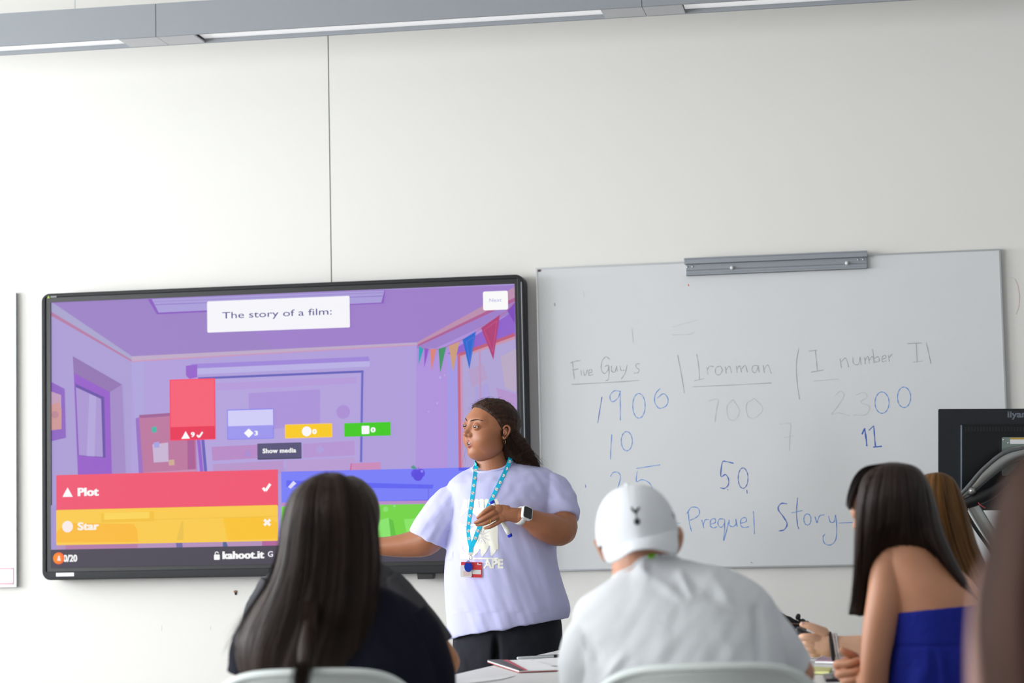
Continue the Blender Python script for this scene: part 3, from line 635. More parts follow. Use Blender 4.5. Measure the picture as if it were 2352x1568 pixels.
def strands(guides, n, k=14, jitter=3.0, r=0.8, closed=False, rng=None, wave=0.0, trim=(0.75, 1.0), lift=0.0, root=0.0):
    """fine locks following the guide lines"""
    rng = rng or RNG; G = np.stack([resample(g, k) for g in guides]); m = len(G); V = []; Fc = []; UV = []
    for _ in range(n):
        u = rng.random()*(m if closed else m-1); i = int(u); t = u-i; a = G[i % m]; b = G[(i+1) % m]
        c = a*(1-t)+b*t; L = trim[0]+(trim[1]-trim[0])*rng.random(); t0 = root*rng.random()
        tt = np.linspace(t0, L, k)*(k-1); c = np.stack([np.interp(tt, np.arange(k), c[:, q]) for q in range(3)], 1)
        off = rng.normal(0, jitter, 3)*np.array([1, .4, 1]); s_ = np.linspace(.15, 1, k)[:, None]
        c = c+off*s_+np.array([0, 0, -lift])
        if wave: ph = rng.random()*6; c = c+np.stack([np.sin(np.linspace(0, 9, k)+ph), 0*s_[:, 0], np.cos(np.linspace(0, 9, k)+ph)], 1)*wave*s_
        rr = r*(.6+.8*rng.random())*np.linspace(1, .25, k); o = len(V)
        for j in range(k):
            for q in range(3):
                p = 2*math.pi*q/3; V.append(c[j]+rr[j]*np.array([math.cos(p), 0, math.sin(p)])); UV.append((u/m+.003*rng.random(), j/k))
        for j in range(k-1):
            for q in range(3): Fc.append((o+j*3+q, o+j*3+(q+1) % 3, o+j*3+3+(q+1) % 3, o+j*3+3+q))
    return np.array(V), Fc, np.array(UV)
def curtain(guides, k=40, per=10, ridge=2.5, freq=60.0, closed=True, seed=0.0):
    """solid hair mass: closed skin through guide lines running from crown to tips"""
    G = np.stack([resample(g, k) for g in guides]); m = len(G); M_ = m*per
    if closed:
        E = np.concatenate([G[-1:], G, G[:2]])
        rows = []
        for i in range(m):
            a, b, c, d = E[i], E[i+1], E[i+2], E[i+3] if i+3 < len(E) else E[3]
            for q in range(per):
                t = q/per; rows.append(.5*((2*b)+(c-a)*t+(2*a-5*b+4*c-d)*t*t+(3*b-a-3*c+d)*t**3))
        R_ = np.array(rows)
    ctr = R_.mean(0); out = R_-ctr[None]; out[:, :, 1] *= .2; out /= np.linalg.norm(out, axis=2)[:, :, None]+1e-6
    for i in range(M_):
        for j in range(k):
            v = j/(k-1); R_[i, j] += out[i, j]*ridge*min(1, v*5)*(nz(i/M_*freq, v*1.5, seed)+.5*nz(i/M_*freq*3, v*2, seed+5))
    V = R_.reshape(-1, 3); uv = [(i/M_, j/(k-1)) for i in range(M_) for j in range(k)]
    Fc = [(i*k+j, i*k+j+1, ((i+1) % M_)*k+j+1, ((i+1) % M_)*k+j) for i in range(M_) for j in range(k-1)]
    bot = R_[:, -1].mean(0); V = np.concatenate([V, [bot]]); uv.append((.5, 1)); b = len(V)-1
    Fc += [(i*k+k-1, b, ((i+1) % M_)*k+k-1) for i in range(M_)]
    return V, Fc, np.array(uv)

# ------------------------------------------------------------------ a head (local axes: x to the figure's right, y forward, z up; 1 = head height)
def smin(a, b, k): h = np.clip(.5+.5*(b-a)/k, 0, 1); return b*(1-h)+a*h-k*h*(1-h)
def smax(a, b, k): return -smin(-a, -b, k)
def e_sdf(P, c, r):
    q = (P-np.array(c))/np.array(r); l = np.linalg.norm(q, axis=-1); g = np.linalg.norm(q/np.array(r), axis=-1)+1e-9; return l*(l-1)/g
def cap_sdf(P, a, b, ra, rb):
    a = np.array(a); b = np.array(b); d = b-a; t = np.clip(((P-a)@d)/(d@d), 0, 1); return np.linalg.norm(P-a-t[..., None]*d, axis=-1)-(ra+(rb-ra)*t)
EYE = (.145, .300, .025)
def head_sdf(P, full=1.0, mouth=1.0):
    Q = P.copy(); Q[..., 0] = np.abs(Q[..., 0])
    s = e_sdf(P, (0, -.07, .09), (.33, .42, .345))
    s = smin(s, e_sdf(P, (0, .08, -.12), (.265, .275, .35)), .12)
    s = smin(s, e_sdf(Q, (.15*full, .17, -.17), (.13, .15, .15)), .10)
    s = smin(s, e_sdf(Q, (.17*full, .02, -.26), (.11, .16, .13)), .10)
    s = smin(s, e_sdf(P, (0, .225, -.385), (.10, .095, .075)), .10)
    s = smin(s, e_sdf(P, (0, .08, -.40), (.17*full, .17, .09)), .10)
    s = smin(s, cap_sdf(Q, (0, .285, .105), (.17, .235, .115), .055, .05), .09)
    s = smax(s, -e_sdf(Q, (EYE[0], .40, .035), (.085, .075, .05)), .07)
    s = smin(s, cap_sdf(P, (0, .330, .05), (0, .408, -.095), .024, .042), .05)
    s = smin(s, e_sdf(Q, (.052, .362, -.110), (.040, .044, .032)), .025)
    s = smax(s, -e_sdf(Q, (.026, .405, -.142), (.016, .022, .014)), .012)
    # lids round the eye with an almond slit
    lid = np.linalg.norm(Q-np.array(EYE), axis=-1)-.068
    lid = smax(lid, -e_sdf(Q, (EYE[0]+.002, EYE[1]+.075, EYE[2]-.004), (.058, .07, .019)), .006)
    s = smin(s, lid, .018)
    # lips
    s = smin(s, cap_sdf(Q, (.0, .352, -.212), (.075, .315, -.232), .024, .013), .02)
    s = smin(s, cap_sdf(Q, (.0, .340, -.279), (.065, .312, -.250), .028, .014), .02)
    s = smax(s, -e_sdf(P, (0, .385, -.243), (.058, .075, .008+.012*mouth)), .012)
    return s
def make_head(nu=150, nv=110, full=1.0, mouth=1.0):
    th = np.linspace(0.02, math.pi-.02, nv); ph = np.linspace(0, 2*math.pi, nu, endpoint=False)
    T, Ph = np.meshgrid(th, ph, indexing='ij'); Dr = np.stack([np.sin(T)*np.sin(Ph), np.sin(T)*np.cos(Ph), np.cos(T)], -1)
    O = np.array([0, .06, -.04]); lo = np.full(T.shape, .05); 
    # march outwards from the centre to the last surface crossing
    ts = np.linspace(.10, .75, 90); val = np.stack([head_sdf(O+Dr*t, full, mouth) for t in ts]); ins = val < 0
    last = ins.shape[0]-1-np.argmax(ins[::-1], axis=0); a = ts[last]; b = ts[np.minimum(last+1, 89)]
    for _ in range(14):
        m = (a+b)/2; v = head_sdf(O+Dr*m[..., None], full, mouth) < 0; a = np.where(v, m, a); b = np.where(v, b, m)
    V = (O+Dr*a[..., None]).reshape(-1, 3)
    Fc = [(i*nu+j, i*nu+(j+1) % nu, (i+1)*nu+(j+1) % nu, (i+1)*nu+j) for i in range(nv-1) for j in range(nu)]
    Fc += [tuple(range(nu))[::-1], tuple((nv-1)*nu+j for j in range(nu))]
    return V, Fc
def head_frame(psi, pitch=0.0, roll=0.0):
    """psi 0 faces the viewer, positive turns to the viewer's left; pitch + nods down; roll + leans the crown to the viewer's left"""
    c, s = math.cos(psi), math.sin(psi); ex = np.array([-c, 0, s]); ey = np.array([-s, 0, -c]); ez = np.array([0, -1.0, 0])
    cp, sp = math.cos(pitch), math.sin(pitch); ey, ez = ey*cp-ez*sp, ez*cp+ey*sp
    cr, sr = math.cos(roll), math.sin(roll)
    R2 = np.array([[cr, sr, 0], [-sr, cr, 0], [0, 0, 1]])
    return np.stack([R2@ex, R2@ey, R2@ez])
def place_head(V, c, S_, fr): return np.array(c)+S_*(V@fr)
def ear(side, n=14):
    """outer ear in head units"""
    o = []
    rim = [(-.03, .055), (-.045, .085), (-.07, .095), (-.10, .085), (-.115, .05), (-.11, .0), (-.09, -.045), (-.065, -.085), (-.045, -.10), (-.03, -.085)]
    o.append(tube([(side*(.350+.035*min(i, 9-i)/4), y-.02, z-.03, .016 if i < 7 else .021) for i, (y, z) in enumerate(rim)], 10, 3))
    o.append(ell((side*.352, -.088, -.035), (.016, .045, .075), 0, 10)[0:2])
    o.append(tube([(side*.36, -.06, -.03+.03, .013), (side*.375, -.09, -.03+.0, .012), (side*.37, -.08, -.03-.045, .013)], 8, 3))
    return join(o)
LIPC = ((0, .352, -.212), (.075, .315, -.232), (0, .340, -.279), (.065, .312, -.250))
def face_mats(V, Fc, n0=0):
    """1 where the lips are"""
    C = np.array([V[list(f)].mean(0) for f in Fc]); Q = C.copy(); Q[:, 0] = abs(Q[:, 0])
    d = np.minimum(cap_sdf(Q, LIPC[0], LIPC[1], .026, .012), cap_sdf(Q, LIPC[2], LIPC[3], .030, .012))
    fm = np.where((d < .004) & (C[:, 1] > .25), 1, 0)
    fm = np.where((e_sdf(C, (0, .36, -.243), (.056, .09, .016)) < 0) & (C[:, 1] > .2) & (C[:, 1] < .352), 2, fm)
    return fm

# ------------------------------------------------------------------ cloth and skin colours
M_eye = mat('eye_white', (225, 220, 215), .25); M_iris = mat('iris_dark_brown', (40, 24, 18), .15)
M_mouth = mat('mouth_inside', (70, 25, 25), .6); M_teeth = mat('teeth', (240, 236, 228), .3)
M_gold = mat('gold', (215, 180, 105), .25, metal=.9)
M_metal = mat('bright_metal', (205, 205, 205), .25, metal=.9)

# ================================================================== the woman presenting
M_skinT = mat('skin_deep_brown', (164, 106, 74), .46, spec=.45, var=.05, vscale=25, bump=.04, bscale=420)
M_lipT = mat('lips_rose_brown', (168, 92, 84), .4)
M_tee = mat('lavender_cotton', (196, 196, 236), .85, spec=.15, var=.015, vscale=40, bump=.12, bscale=900, sheen=.15)
M_print = mat('cream_print', (236, 234, 222), .7)
M_trous = mat('black_cotton_trousers', (34, 35, 42), .8, spec=.2, bump=.1, bscale=600)
M_hairT = hairmat('hair_black_brown', (12, 9, 9), (78, 50, 37), .6, 60, .8, spec=.2)
T = Fig(7.14)
t_foot = T.P(1165, 2000, 40); t_foot[2] = 0
teacher = root('person', t_foot, 'standing woman in a lavender T-shirt and turquoise lanyard pointing to the display', 'person')
HV, HF = make_head(190, 150, 1.12, 1.0)
hfr = head_frame(math.radians(57), math.radians(2), math.radians(-5)); HC = (1122, 984, 0); HS = 150
headpx = place_head(HV, HC, HS, hfr)
ear_l = ear(-1); ear_r = ear(1)
# skin: neck, arms, hands, legs inside clothing -> one surface, head joined on
fing = [[(1134,1168,-152,7),(1127,1166,-157,6.4),(1112,1176,-160,5.4),(1104,1183,-158,4.7),(1097.5,1188.5,-154,3.6)],
        [(1138,1177,-155,7),(1131,1179,-160,6.4),(1112,1190,-163,5.5),(1101,1196,-161,4.8),(1091.5,1200,-157,3.7)],
        [(1142,1187,-154,6.6),(1136,1190,-158,6.0),(1117,1200,-160,5.3),(1106,1203.5,-158,4.6),(1095.5,1205,-154,3.6)],
        [(1148,1196,-150,6),(1143,1200,-153,5.4),(1129,1208,-155,4.8),(1121,1211,-153,4.2),(1114,1212.5,-150,3.4)],
        [(1165,1168,-140,8.5),(1150,1172,-134,8),(1136,1176,-130,6.8),(1126,1183,-130,6)]]
hand = [ell((1157, 1178, -147), (25, 19, 10), .28), ell((1145, 1171, -150), (14, 13, 9), .5), ell((1150, 1186, -149), (16, 13, 9), .5), tube([(1160,1179,-146,15),(1178,1182,-143,17),(1196,1185,-138,18.5)], 16, 4, flat=((0,0,1),.8))]
arm_r = [tube([(1262,1125,5,34),(1281,1168,-18,36),(1289,1216,-55,36.5),(1250,1209,-100,33),(1220,1194,-124,25),(1196,1185,-138,18.5)], 24, 5)]
arm_l = [tube([(1056,1135,5,34),(1012,1195,5,35),(982,1238,8,36),(944,1250,14,30),(905,1254,20,24.5),(873,1254,26,21),(825,1249,34,17.5),(795,1244,40,15)], 24, 5),
         ell((772, 1238, 44), (24, 13, 9), .1)]
for k, (dy, L_) in enumerate(((-9, 38), (-3, 44), (3, 42), (9, 34))): arm_l.append(tube([(766,1238+dy,44,6),(748,1236+dy*1.1,44,5.4),(752-L_,1233+dy*1.2,43,4)], 10, 4))
arm_l.append(tube([(780,1228,40,7),(766,1218,36,6),(755,1211,34,4.5)], 10, 4))
body = soup([tube([(1128,1030,14,34),(1130,1060,12,37),(1136,1090,14,48)], 28, 5), loft([(1138,1088,8,40,34),(1148,1112,8,88,55),(1155,1180,8,105,85),(1155,1300,8,112,95),(1160,1390,8,112,92),(1160,1425,8,95,80)], 40)]+arm_r+arm_l, 2.2, 3)[:2]
handm = soup(hand+[tube(f, 12, 4) for f in fing], 0.9, 4)[:2]
earm = [(place_head(np.array(e[0]), HC, HS, hfr), e[1]) for e in (ear_l, ear_r)]
parts = [(headpx, HF), body, handm]+earm
V, Fc = join(parts); fm = np.zeros(len(Fc), int); fm[:len(HF)] = face_mats(HV, HF)
fig_mesh('body', V, Fc, T, [M_skinT, M_lipT, M_mouth], teacher, fm=fm)
# eyes
for sx in (-1, 1):
    c = np.array((sx*EYE[0], EYE[1], EYE[2])); v, f = ell((0, 0, 0), (.063, .063, .063), 0, 16); v = v+c
    gaze = np.array([-.10, 1.0, -.03]); gaze /= np.linalg.norm(gaze)
    cen = np.array([v[list(g)].mean(0) for g in f])-c; cosang = (cen@gaze)/np.linalg.norm(cen, axis=1)
    fig_mesh('eye', place_head(v, HC, HS, hfr), f, T, [M_eye, M_iris], teacher, fm=(cosang > .80).astype(int))
tv_, tf_ = [], []
mbx = MB(); mbx.obox((0, .325, -.231), (.036, 0, 0), (0, .012, 0), (0, 0, .009)); fig_mesh('teeth', place_head(np.array(mbx.v), HC, HS, hfr), mbx.f, T, M_teeth, teacher)
# eyebrows and lashes
br = []
for sx in (-1, 1): br.append(tube([(sx*(EYE[0]+.066*math.cos(a)), EYE[1]+.056-.02*abs(math.cos(a))**2-.012*(a < 1), EYE[2]-.004+.024*math.sin(a), .0055) for a in np.linspace(.15, 2.95, 9)], 6, 2))
for sx in (-1, 1):
    pts = []
    for k in range(9):
        t = k/8; x = sx*(.05+.185*t); z = .105+.035*math.sin(t*2.2)-.012*t; y = .5
        ys_ = np.linspace(.5, .1, 200); ss = head_sdf(np.stack([np.full(200, x), ys_, np.full(200, z)], 1), 1.12); y = ys_[np.argmax(ss < 0)]
        pts.append((x, y+.001, z, .0105*(1-.8*abs(t-.3))))
    br.append(tube(pts, 8, 3))
v, f = join(br); fig_mesh('eyebrows', place_head(v, HC, HS, hfr), f, T, M_hairT, teacher, uv=np.zeros((len(v), 2)))
# hair: cap on the skull, then the loose curly tail
gz = [-.6, -.36, -.2, -.06, .167, .25, .35, .40, .6]; gy = [-.3, -.28, -.19, -.06, .10, .19, .30, .42, .9]
sd = np.interp(HV[:, 2], gz, gy)-HV[:, 1]; m_ = np.clip((sd+.01)/.07, 0, 1); m_ = m_*m_*(3-2*m_)
O = np.array([0, 0, .02]); dr = HV-O; L_ = np.linalg.norm(dr, axis=1)[:, None]; dr = dr/L_
wv = np.array([nz(p[0]*9, p[1]*26, p[2]*9)+.6*nz(p[0]*30, p[1]*60, p[2]*30) for p in HV])
hv = HV+dr*((m_*.048-.014)+m_*.011*wv)[:, None]
uvh = np.stack([np.arctan2(HV[:, 0], HV[:, 2]+.2)/6.28+.5, HV[:, 1]], 1)
g_tail = [[(1140,960,-25),(1158,1000,-38),(1170,1030,-30),(1190,1055,-20),(1225,1068,-10)],
          [(1165,965,0),(1178,1000,-15),(1200,1028,-12),(1222,1050,-8),(1240,1072,-2)],
          [(1178,970,25),(1188,1000,20),(1210,1030,18),(1230,1052,14),(1240,1066,10)],
          [(1170,990,45),(1180,1015,48),(1190,1045,44),(1205,1070,40),(1222,1085,36)],
          [(1150,1000,25),(1158,1030,28),(1168,1055,20),(1180,1072,10),(1205,1082,6)]]
tail = soup([tube([(1160,985,5,26),(1172,1012,0,28),(1192,1036,4,28),(1212,1056,8,21),(1230,1070,8,10)], 20, 5), ell((1160, 1035, 15), (20, 36, 24))], 2.2, 2)
tv = disp_noise(tail[0], tail[2], lambda x, y, d: 3.2*nz(x*.11, y*.11, d*.11)+2.2*nz(x*.3, y*.3, d*.3))
s1 = strands(g_tail, 900, 18, 7.5, .5, rng=np.random.default_rng(3), wave=3.8, trim=(.55, 1.1))
front = [[(1068,958,-40),(1060,1010,-30),(1062,1050,-20),(1068,1075,-10)], [(1078,1040,-10),(1072,1062,-10),(1064,1080,-5),(1052,1090,0)]]
s2 = strands(front, 6, 12, 4, .16, rng=np.random.default_rng(5), wave=1.5)
hp_ = place_head(hv, HC, HS, hfr); rg_ = np.random.default_rng(8); frz = []
for q in rg_.choice(np.where(m_ > .35)[0], 260):
    p = hp_[q]; n3 = (p-np.array(HC)); n3 /= np.linalg.norm(n3); t3 = np.cross(n3, rg_.normal(0, 1, 3)); t3 /= np.linalg.norm(t3)+1e-9; L3_ = 3+7*rg_.random()
    frz.append(tube([tuple(p-n3*1.5)+(.2,), tuple(p+n3*.5*L3_+t3*.5*L3_)+(.16,), tuple(p+n3*.62*L3_+t3*1.3*L3_)+(.07,)], 3, 3, caps=False))
s3 = join(frz); s3 = (s3[0], s3[1], np.zeros((len(s3[0]), 2)))
V, Fc = join([(place_head(hv, HC, HS, hfr), HF), (tv, tail[1]), (s1[0], s1[1]), (s2[0], s2[1]), (s3[0], s3[1])])
uv = np.concatenate([uvh, np.stack([tv[:, 1]*.01+tv[:, 0]*.004, tv[:, 0]*.01], 1), s1[2]*3, s2[2], s3[2]])
fig_mesh('hair', V, Fc, T, M_hairT, teacher, uv=uv)
# earring
e_c = place_head(np.array([[-.345, -.085, -.155]]), HC, HS, hfr)[0]
rg = [(e_c[0]+3.6*math.cos(a)*.5, e_c[1]+4+4.6*math.sin(a), e_c[2]-3.6*math.cos(a), .8) for a in np.linspace(0, 6.283, 17)]
v, f = tube(rg, 6, 1, caps=False); fig_mesh('earring', v, f, T, M_gold, teacher)
v, f = tube([(1124+5.6*math.cos(a)*.45, 1196.5+6.3*math.sin(a), -160-6*math.cos(a), 1.1) for a in np.linspace(0, 6.283, 19)], 6, 1, caps=False); fig_mesh('ring', v, f, T, M_gold, teacher)
# T-shirt
sh = soup([loft([(1132,1068,2,46,42,-.2,-.34),(1139,1075,4,76,54,-.13,-.22),(1152,1088,6,112,72,-.08,-.1),(1157,1116,6,131,92,-.02,0),(1157,1170,6,127,106,0,0),(1155,1230,6,127,116,0,0),(1153,1280,6,131,121,0,0),(1158,1340,6,137,124,0,0),(1166,1398,6,141,125,-.1,0),(1168,1430,6,140,124,-.16,0),(1168,1443,6,138,122,-.17,0)], 72, 6),
           tube([(1228,1124,4,40),(1266,1134,-4,49),(1286,1172,-22,46),(1291,1193,-33,41)], 28, 5, caps=False), tube([(1074,1136,4,40),(1032,1166,4,47),(1000,1208,6,48),(983,1240,8,48)], 28, 5, caps=False)], 2.3, 9)
def tfold(x, y, d):
    w = max(0, min(1, (y-1130)/120)); o = 0
    o += 3.0*w*nz(x*.030-y*.010, y*.006, 3.1)+1.8*w*nz(x*.06-y*.022, y*.012, 7.7)
    r = max(0, min(1, (x-1170)/80))*max(0, min(1, (y-1200)/60)); u = (x-1190)*.9-(y-1230)*.45
    o += 4.0*r*math.sin(u*.075)*math.exp(-((y-1310)/110)**2)
    o += 1.6*max(0, 1-w*1.2)*nz(x*.05, y*.05, d*.03)
    if x > 1225 and y < 1215: o += 3.0*nz((x-1225)*.02+(y-1090)*.012, (y-1090)*.05-(x-1225)*.035, 4.0)*min(1, (x-1225)/20)
    if x < 1040 and y < 1285: o += 2.8*nz((x+y*.7)*.05, (y-x)*.012, 2.0)
    if y > 1405: o += 1.0*math.sin(x*.11)
    return o
SV = disp_noise(sh[0], sh[2], tfold); tee = fig_mesh('t_shirt', SV, sh[1], T, M_tee, teacher); WORLD[tee.name] = WORLD[teacher.name]
tree = bvh(SV, sh[1])
v, f = tube([(1132+46*math.cos(a), 1068-.2*46*math.cos(a)-.34*42*math.sin(a), 2+42*math.sin(a), 3.4) for a in np.linspace(0, 6.283, 41)], 10, 1, caps=False)
fig_mesh('collar', v, f, T, M_tee, tee)
# printed motif, pressed onto the cloth
def in_print(x, y):
    lft = np.interp(y, [1144, 1150, 1214, 1285], [1068, 1064, 1053, 1057]); rgt = np.interp(y, [1144, 1207, 1285], [1146, 1143, 1145])
    if not (lft < x < rgt) or y > 1284: return False
    if y < 1151:
        return any((x-cx)**2+((y-1151)*1.0)**2 < r*r for cx, r in ((1069, 5), (1080, 5.5), (1094.5, 6), (1106, 6), (1118, 6), (1128, 6), (1138, 6))) 
    if y < 1166 and any(abs(x-cx-(y-1151)*.05) < .9 for cx in (1074.5, 1087, 1100.5, 1112, 1123)): return False
    dx, dy = x-1077, y-1194
    if abs(dx)+abs(dy)*.95 < 25 and not (1203.5 < y < 1206.5) and y < 1216: return False
    q = math.hypot(x-1104, y-1230); a = math.atan2(y-1230, x-1104)
    if q < 24 and q > 3 and y < 1248 and abs(math.sin(a*6.5)) < .42*(1-q/30) : return False
    if y > 1253 and x > 1086:
        for cx, h in ((1098, 20), (1120, 28), (1138, 20)):
            t = (1281-y)/h
            if 0 <= t <= 1 and cx-15*(1-t)**1.6+3*t < x < cx+9*(1-t)+4*t**2+1.5*t: return False
        if 1277 < y < 1281: return False
    if abs(math.hypot(x-1071, y-1258)-8) < .7: return False
    return True
st_ = 1.1; pv = {}; pf = []; pl = []
def pvx(i, j):
    if (i, j) not in pv:
        x, y = 1050+i*st_, 1143+j*st_; pv[(i, j)] = len(pl); pl.append((x, y, hit(tree, x, y)-.55))
    return pv[(i, j)]
for i in range(90):
    for j in range(130):
        x, y = 1050+(i+.5)*st_, 1143+(j+.5)*st_
        if in_print(x, y): pf.append((pvx(i, j), pvx(i, j+1), pvx(i+1, j+1), pvx(i+1, j)))
def px_text(s, x0, x1, ybase, ycap, bold=.0, slope=0.0):
    v, f = text_mesh(s, 1.0, bold); q = np.array(v); lo = q.min(0); hi = q.max(0)
    X = x0+(q[:, 0]-lo[0])*(x1-x0)/(hi[0]-lo[0]); Y = ybase-(q[:, 1]-lo[1])*(ybase-ycap)/(hi[1]-lo[1])+slope*(X-x0)
    return X, Y, f
X, Y, f = px_text('APE', 1109, 1156, 1305, 1283, .045); tl = [(a, b, hit(tree, a, b)-.7) for a, b in zip(X, Y)]
V, Fc = join([(np.array(pl), pf), (np.array(tl), f)]); fig_mesh('shirt_print', V, Fc, T, M_print, tee, smooth=False)
# trousers and shoes
lg = soup([loft([(1165,1405,8,122,98),(1166,1460,8,126,100),(1168,1520,8,124,98),(1168,1560,8,112,90)], 48), tube([(1100,1470,0,60),(1092,1600,0,58),(1098,1720,10,46),(1100,1860,25,38),(1100,1965,35,33)], 24, 5), tube([(1222,1470,10,66),(1224,1600,8,64),(1222,1720,16,48),(1220,1860,30,40),(1218,1965,40,34)], 24, 5)], 3.2, 4)
LV = lg[0].copy(); gap = np.exp(-((LV[:, 0]-1140)/7)**2)*np.clip((LV[:, 1]-1450)/40, 0, 1); LV[:, 2] += gap*26*np.sign(8-LV[:, 2])
LV = disp_noise(LV, lg[2], lambda x, y, d: 1.2*nz(x*.05, y*.03, d*.04)); fig_mesh('trousers', LV, lg[1], T, M_trous, teacher)
for cx in (1098, 1218):
    v, f, _ = soup([ell((cx, 1988, 5), (32, 18, 70)), ell((cx, 1978, 40), (30, 26, 34))], 4, 3); v[:, 1] = np.minimum(v[:, 1], 1999); fig_mesh('shoe', v, f, T, mat('shoe_black', (30, 30, 32), .5), teacher)

# ---- lanyard round her neck
M_strap = mat('lanyard_turquoise', (8, 206, 246), .6); M_dot = mat('lanyard_dot_white', (235, 238, 236), .6); M_dotp = mat('lanyard_dot_pink', (225, 110, 130), .6); M_dotg = mat('lanyard_dot_green', (120, 200, 110), .6)
M_card = mat('card_red', (226, 62, 70), .45); M_white = mat('white_plastic', (238, 236, 234), .45); M_fob = mat('fob_blue', (14, 56, 178), .35)
def onshirt(x, y, o=3.0): return (x, y, hit(tree, x, y, default=-60)-o)
lany = root('lanyard', T.P(1081, 1290, -130), 'turquoise lanyard with white dots hanging from the presenting woman\'s neck, red card below', 'lanyard')
pl_ = resample([(1094,1070),(1090,1100),(1085,1140),(1079,1185),(1076,1215),(1078,1240),(1082,1256)], 44); pr_ = resample([(1173,1050),(1164,1075),(1148,1108),(1130,1145),(1112,1185),(1098,1218),(1088,1245),(1082,1256)], 52)
A3 = [onshirt(*p) for p in pl_]; B3 = [onshirt(*p, 3.6) for p in pr_]
A3[0] = (1094, 1070, A3[3][2]+6); B3[0] = (1173, 1050, -8)
for k in (1, 2): A3[k] = (pl_[k][0], pl_[k][1], A3[3][2]+3-k); 
for k in range(1, 8): B3[k] = (pr_[k][0], pr_[k][1], min(B3[k][2], -8-(B3[8][2]*-1-8)*k/8))
for q in (A3, B3):                                   # smooth the path so that the strap lies flat
    a = np.array(q); 
    for _ in range(3): a[1:-1, 2] = np.minimum(a[1:-1, 2], .25*a[:-2, 2]+.5*a[1:-1, 2]+.25*a[2:, 2])
    q[:] = [tuple(p) for p in a]
neckback = [tuple(p) for p in resample([B3[0], (1172,1046,20), (1150,1042,52), (1118,1048,50), (1092,1060,20), A3[0]], 20)]
low = [(1082, 1254, A3[-1][2]-1.5), (1081.5, 1261, A3[-1][2]-2), (1081, 1269, A3[-1][2]-2)]
mp_ = join([ribbon(A3, 9.6, 1.0), ribbon(B3, 9.6, 1.0), ribbon(low, 9.2, 1.4)])
nb = ribbon(neckback, 9.0, 1.0, [(p[0]-1130, 0, p[2]-12) for p in neckback]); mp_ = join([mp_, nb])
dots = []; dfm = []
for path, st0 in ((A3, 4), (B3, 3)):
    a = np.array(path); L_ = np.r_[0, np.cumsum(np.linalg.norm(np.diff(a[:, :2], axis=0), axis=1))]; t0 = 10
    while t0 < L_[-1]-8:
        c = np.array([np.interp(t0, L_, a[:, k]) for k in range(3)]); dz = (np.interp(t0+3, L_, a[:, 2])-np.interp(t0-3, L_, a[:, 2]))/6
        dy = 1.0
        for (ox, oy, r, mi, h) in ((0, 0, 3.7, 1, 1.5), (1.2, 1.0, 1.1, 2, 1.7), (-1.2, -.8, 1.0, 3, 1.7)):
            vv = [(c[0]+ox+r*math.cos(p), c[1]+oy+r*math.sin(p), c[2]-h+dz*(oy+r*math.sin(p))) for p in np.linspace(0, 6.283, 17)[:-1]]
            dots.append((np.array(vv), [tuple(range(16))[::-1]])); dfm.append(mi)
        t0 += 17.5
V, Fc = join([mp_]+dots); fm = [0]*len(mp_[1])+dfm; fig_mesh('strap', V, Fc, T, [M_strap, M_dot, M_dotp, M_dotg], lany, smooth=False, fm=fm)
d0 = min(hit(tree, x, y) for x in (1060, 1080, 1105) for y in (1275, 1300, 1325))-5
def slab(x0, y0, x1, y1, d, th, r=2.5, skew=0.0):
    o = [(x, y+skew*(x-x0)) for x, y in rrect(x0, y0, x1, y1, r, 4)]; n = len(o)
    return np.array([(x, y, d) for x, y in o]+[(x, y, d+th) for x, y in o]), [tuple(range(n)), tuple(range(2*n-1, n-1, -1))]+[(i, i+n, (i+1) % n+n, (i+1) % n) for i in range(n)]
v, f = slab(1076, 1268, 1086.5, 1274, d0-1, 2.4, 1); fig_mesh('crimp', v, f, T, M_white, lany, smooth=False)
v, f = join([tube([(1081, 1273, d0, 1), (1078, 1280, d0-1, .9), (1076, 1288, d0-2, .9)], 8, 3), tube([(1082, 1273, d0, 1), (1084.5, 1280, d0, .9), (1082, 1288, d0, .9)], 8, 3), tube([(1081+3*math.cos(a), 1279+5*math.sin(a), d0-.5, .7) for a in np.linspace(0, 6.283, 15)], 6, 1, caps=False)])
fig_mesh('clip', v, f, T, M_metal, lany)
card = slab(1059, 1290, 1107, 1325, d0, 1.2, 2, .02); bx = slab(1084, 1308, 1104.5, 1318, d0-.35, .3, .5, .02); lg_ = slab(1096, 1292, 1099, 1297, d0-.35, .3, .5); lg2 = slab(1097, 1295.5, 1105, 1297, d0-.35, .3, .3); ln1 = slab(1086, 1310, 1092, 1311, d0-.6, .2, .2)
V, Fc = join([card, bx, lg_, lg2, ln1]); fm = [0]*len(card[1])+[1]*len(bx[1])+[1]*len(lg_[1])+[1]*len(lg2[1])+[2]*len(ln1[1])
fig_mesh('id_card', V, Fc, T, [M_card, M_white, mat('card_ink_grey', (150, 150, 160), .6)], lany, smooth=False, fm=fm, label='red card with a white box')
c2 = slab(1057.5, 1297, 1083.5, 1325, d0-2.6, 1.2, 2.5); c3 = slab(1064, 1311, 1079, 1322, d0-2.9, .3, .5); V, Fc = join([c2, c3]); fig_mesh('pass_card', V, Fc, T, [M_white, mat('pass_pale_red', (236, 206, 204), .5)], lany, smooth=False, fm=[0]*len(c2[1])+[1]*len(c3[1]), label='white card in front of the red one')  # second card; its white also carries the glare on this side
o = []
for k in range(40):
    a = 2*math.pi*k/40; rx = 9.2; ry = 12.5; y = math.sin(a); w = 1-.42*max(0, -y)**1.5; o.append((1075.5+rx*math.cos(a)*w, 1300.5+ry*y*(1.12 if y < 0 else 1)))
hole = [(1075.5+4.2*math.cos(2*math.pi*k/40), 1291.2+1.9*math.sin(2*math.pi*k/40)) for k in range(40)]
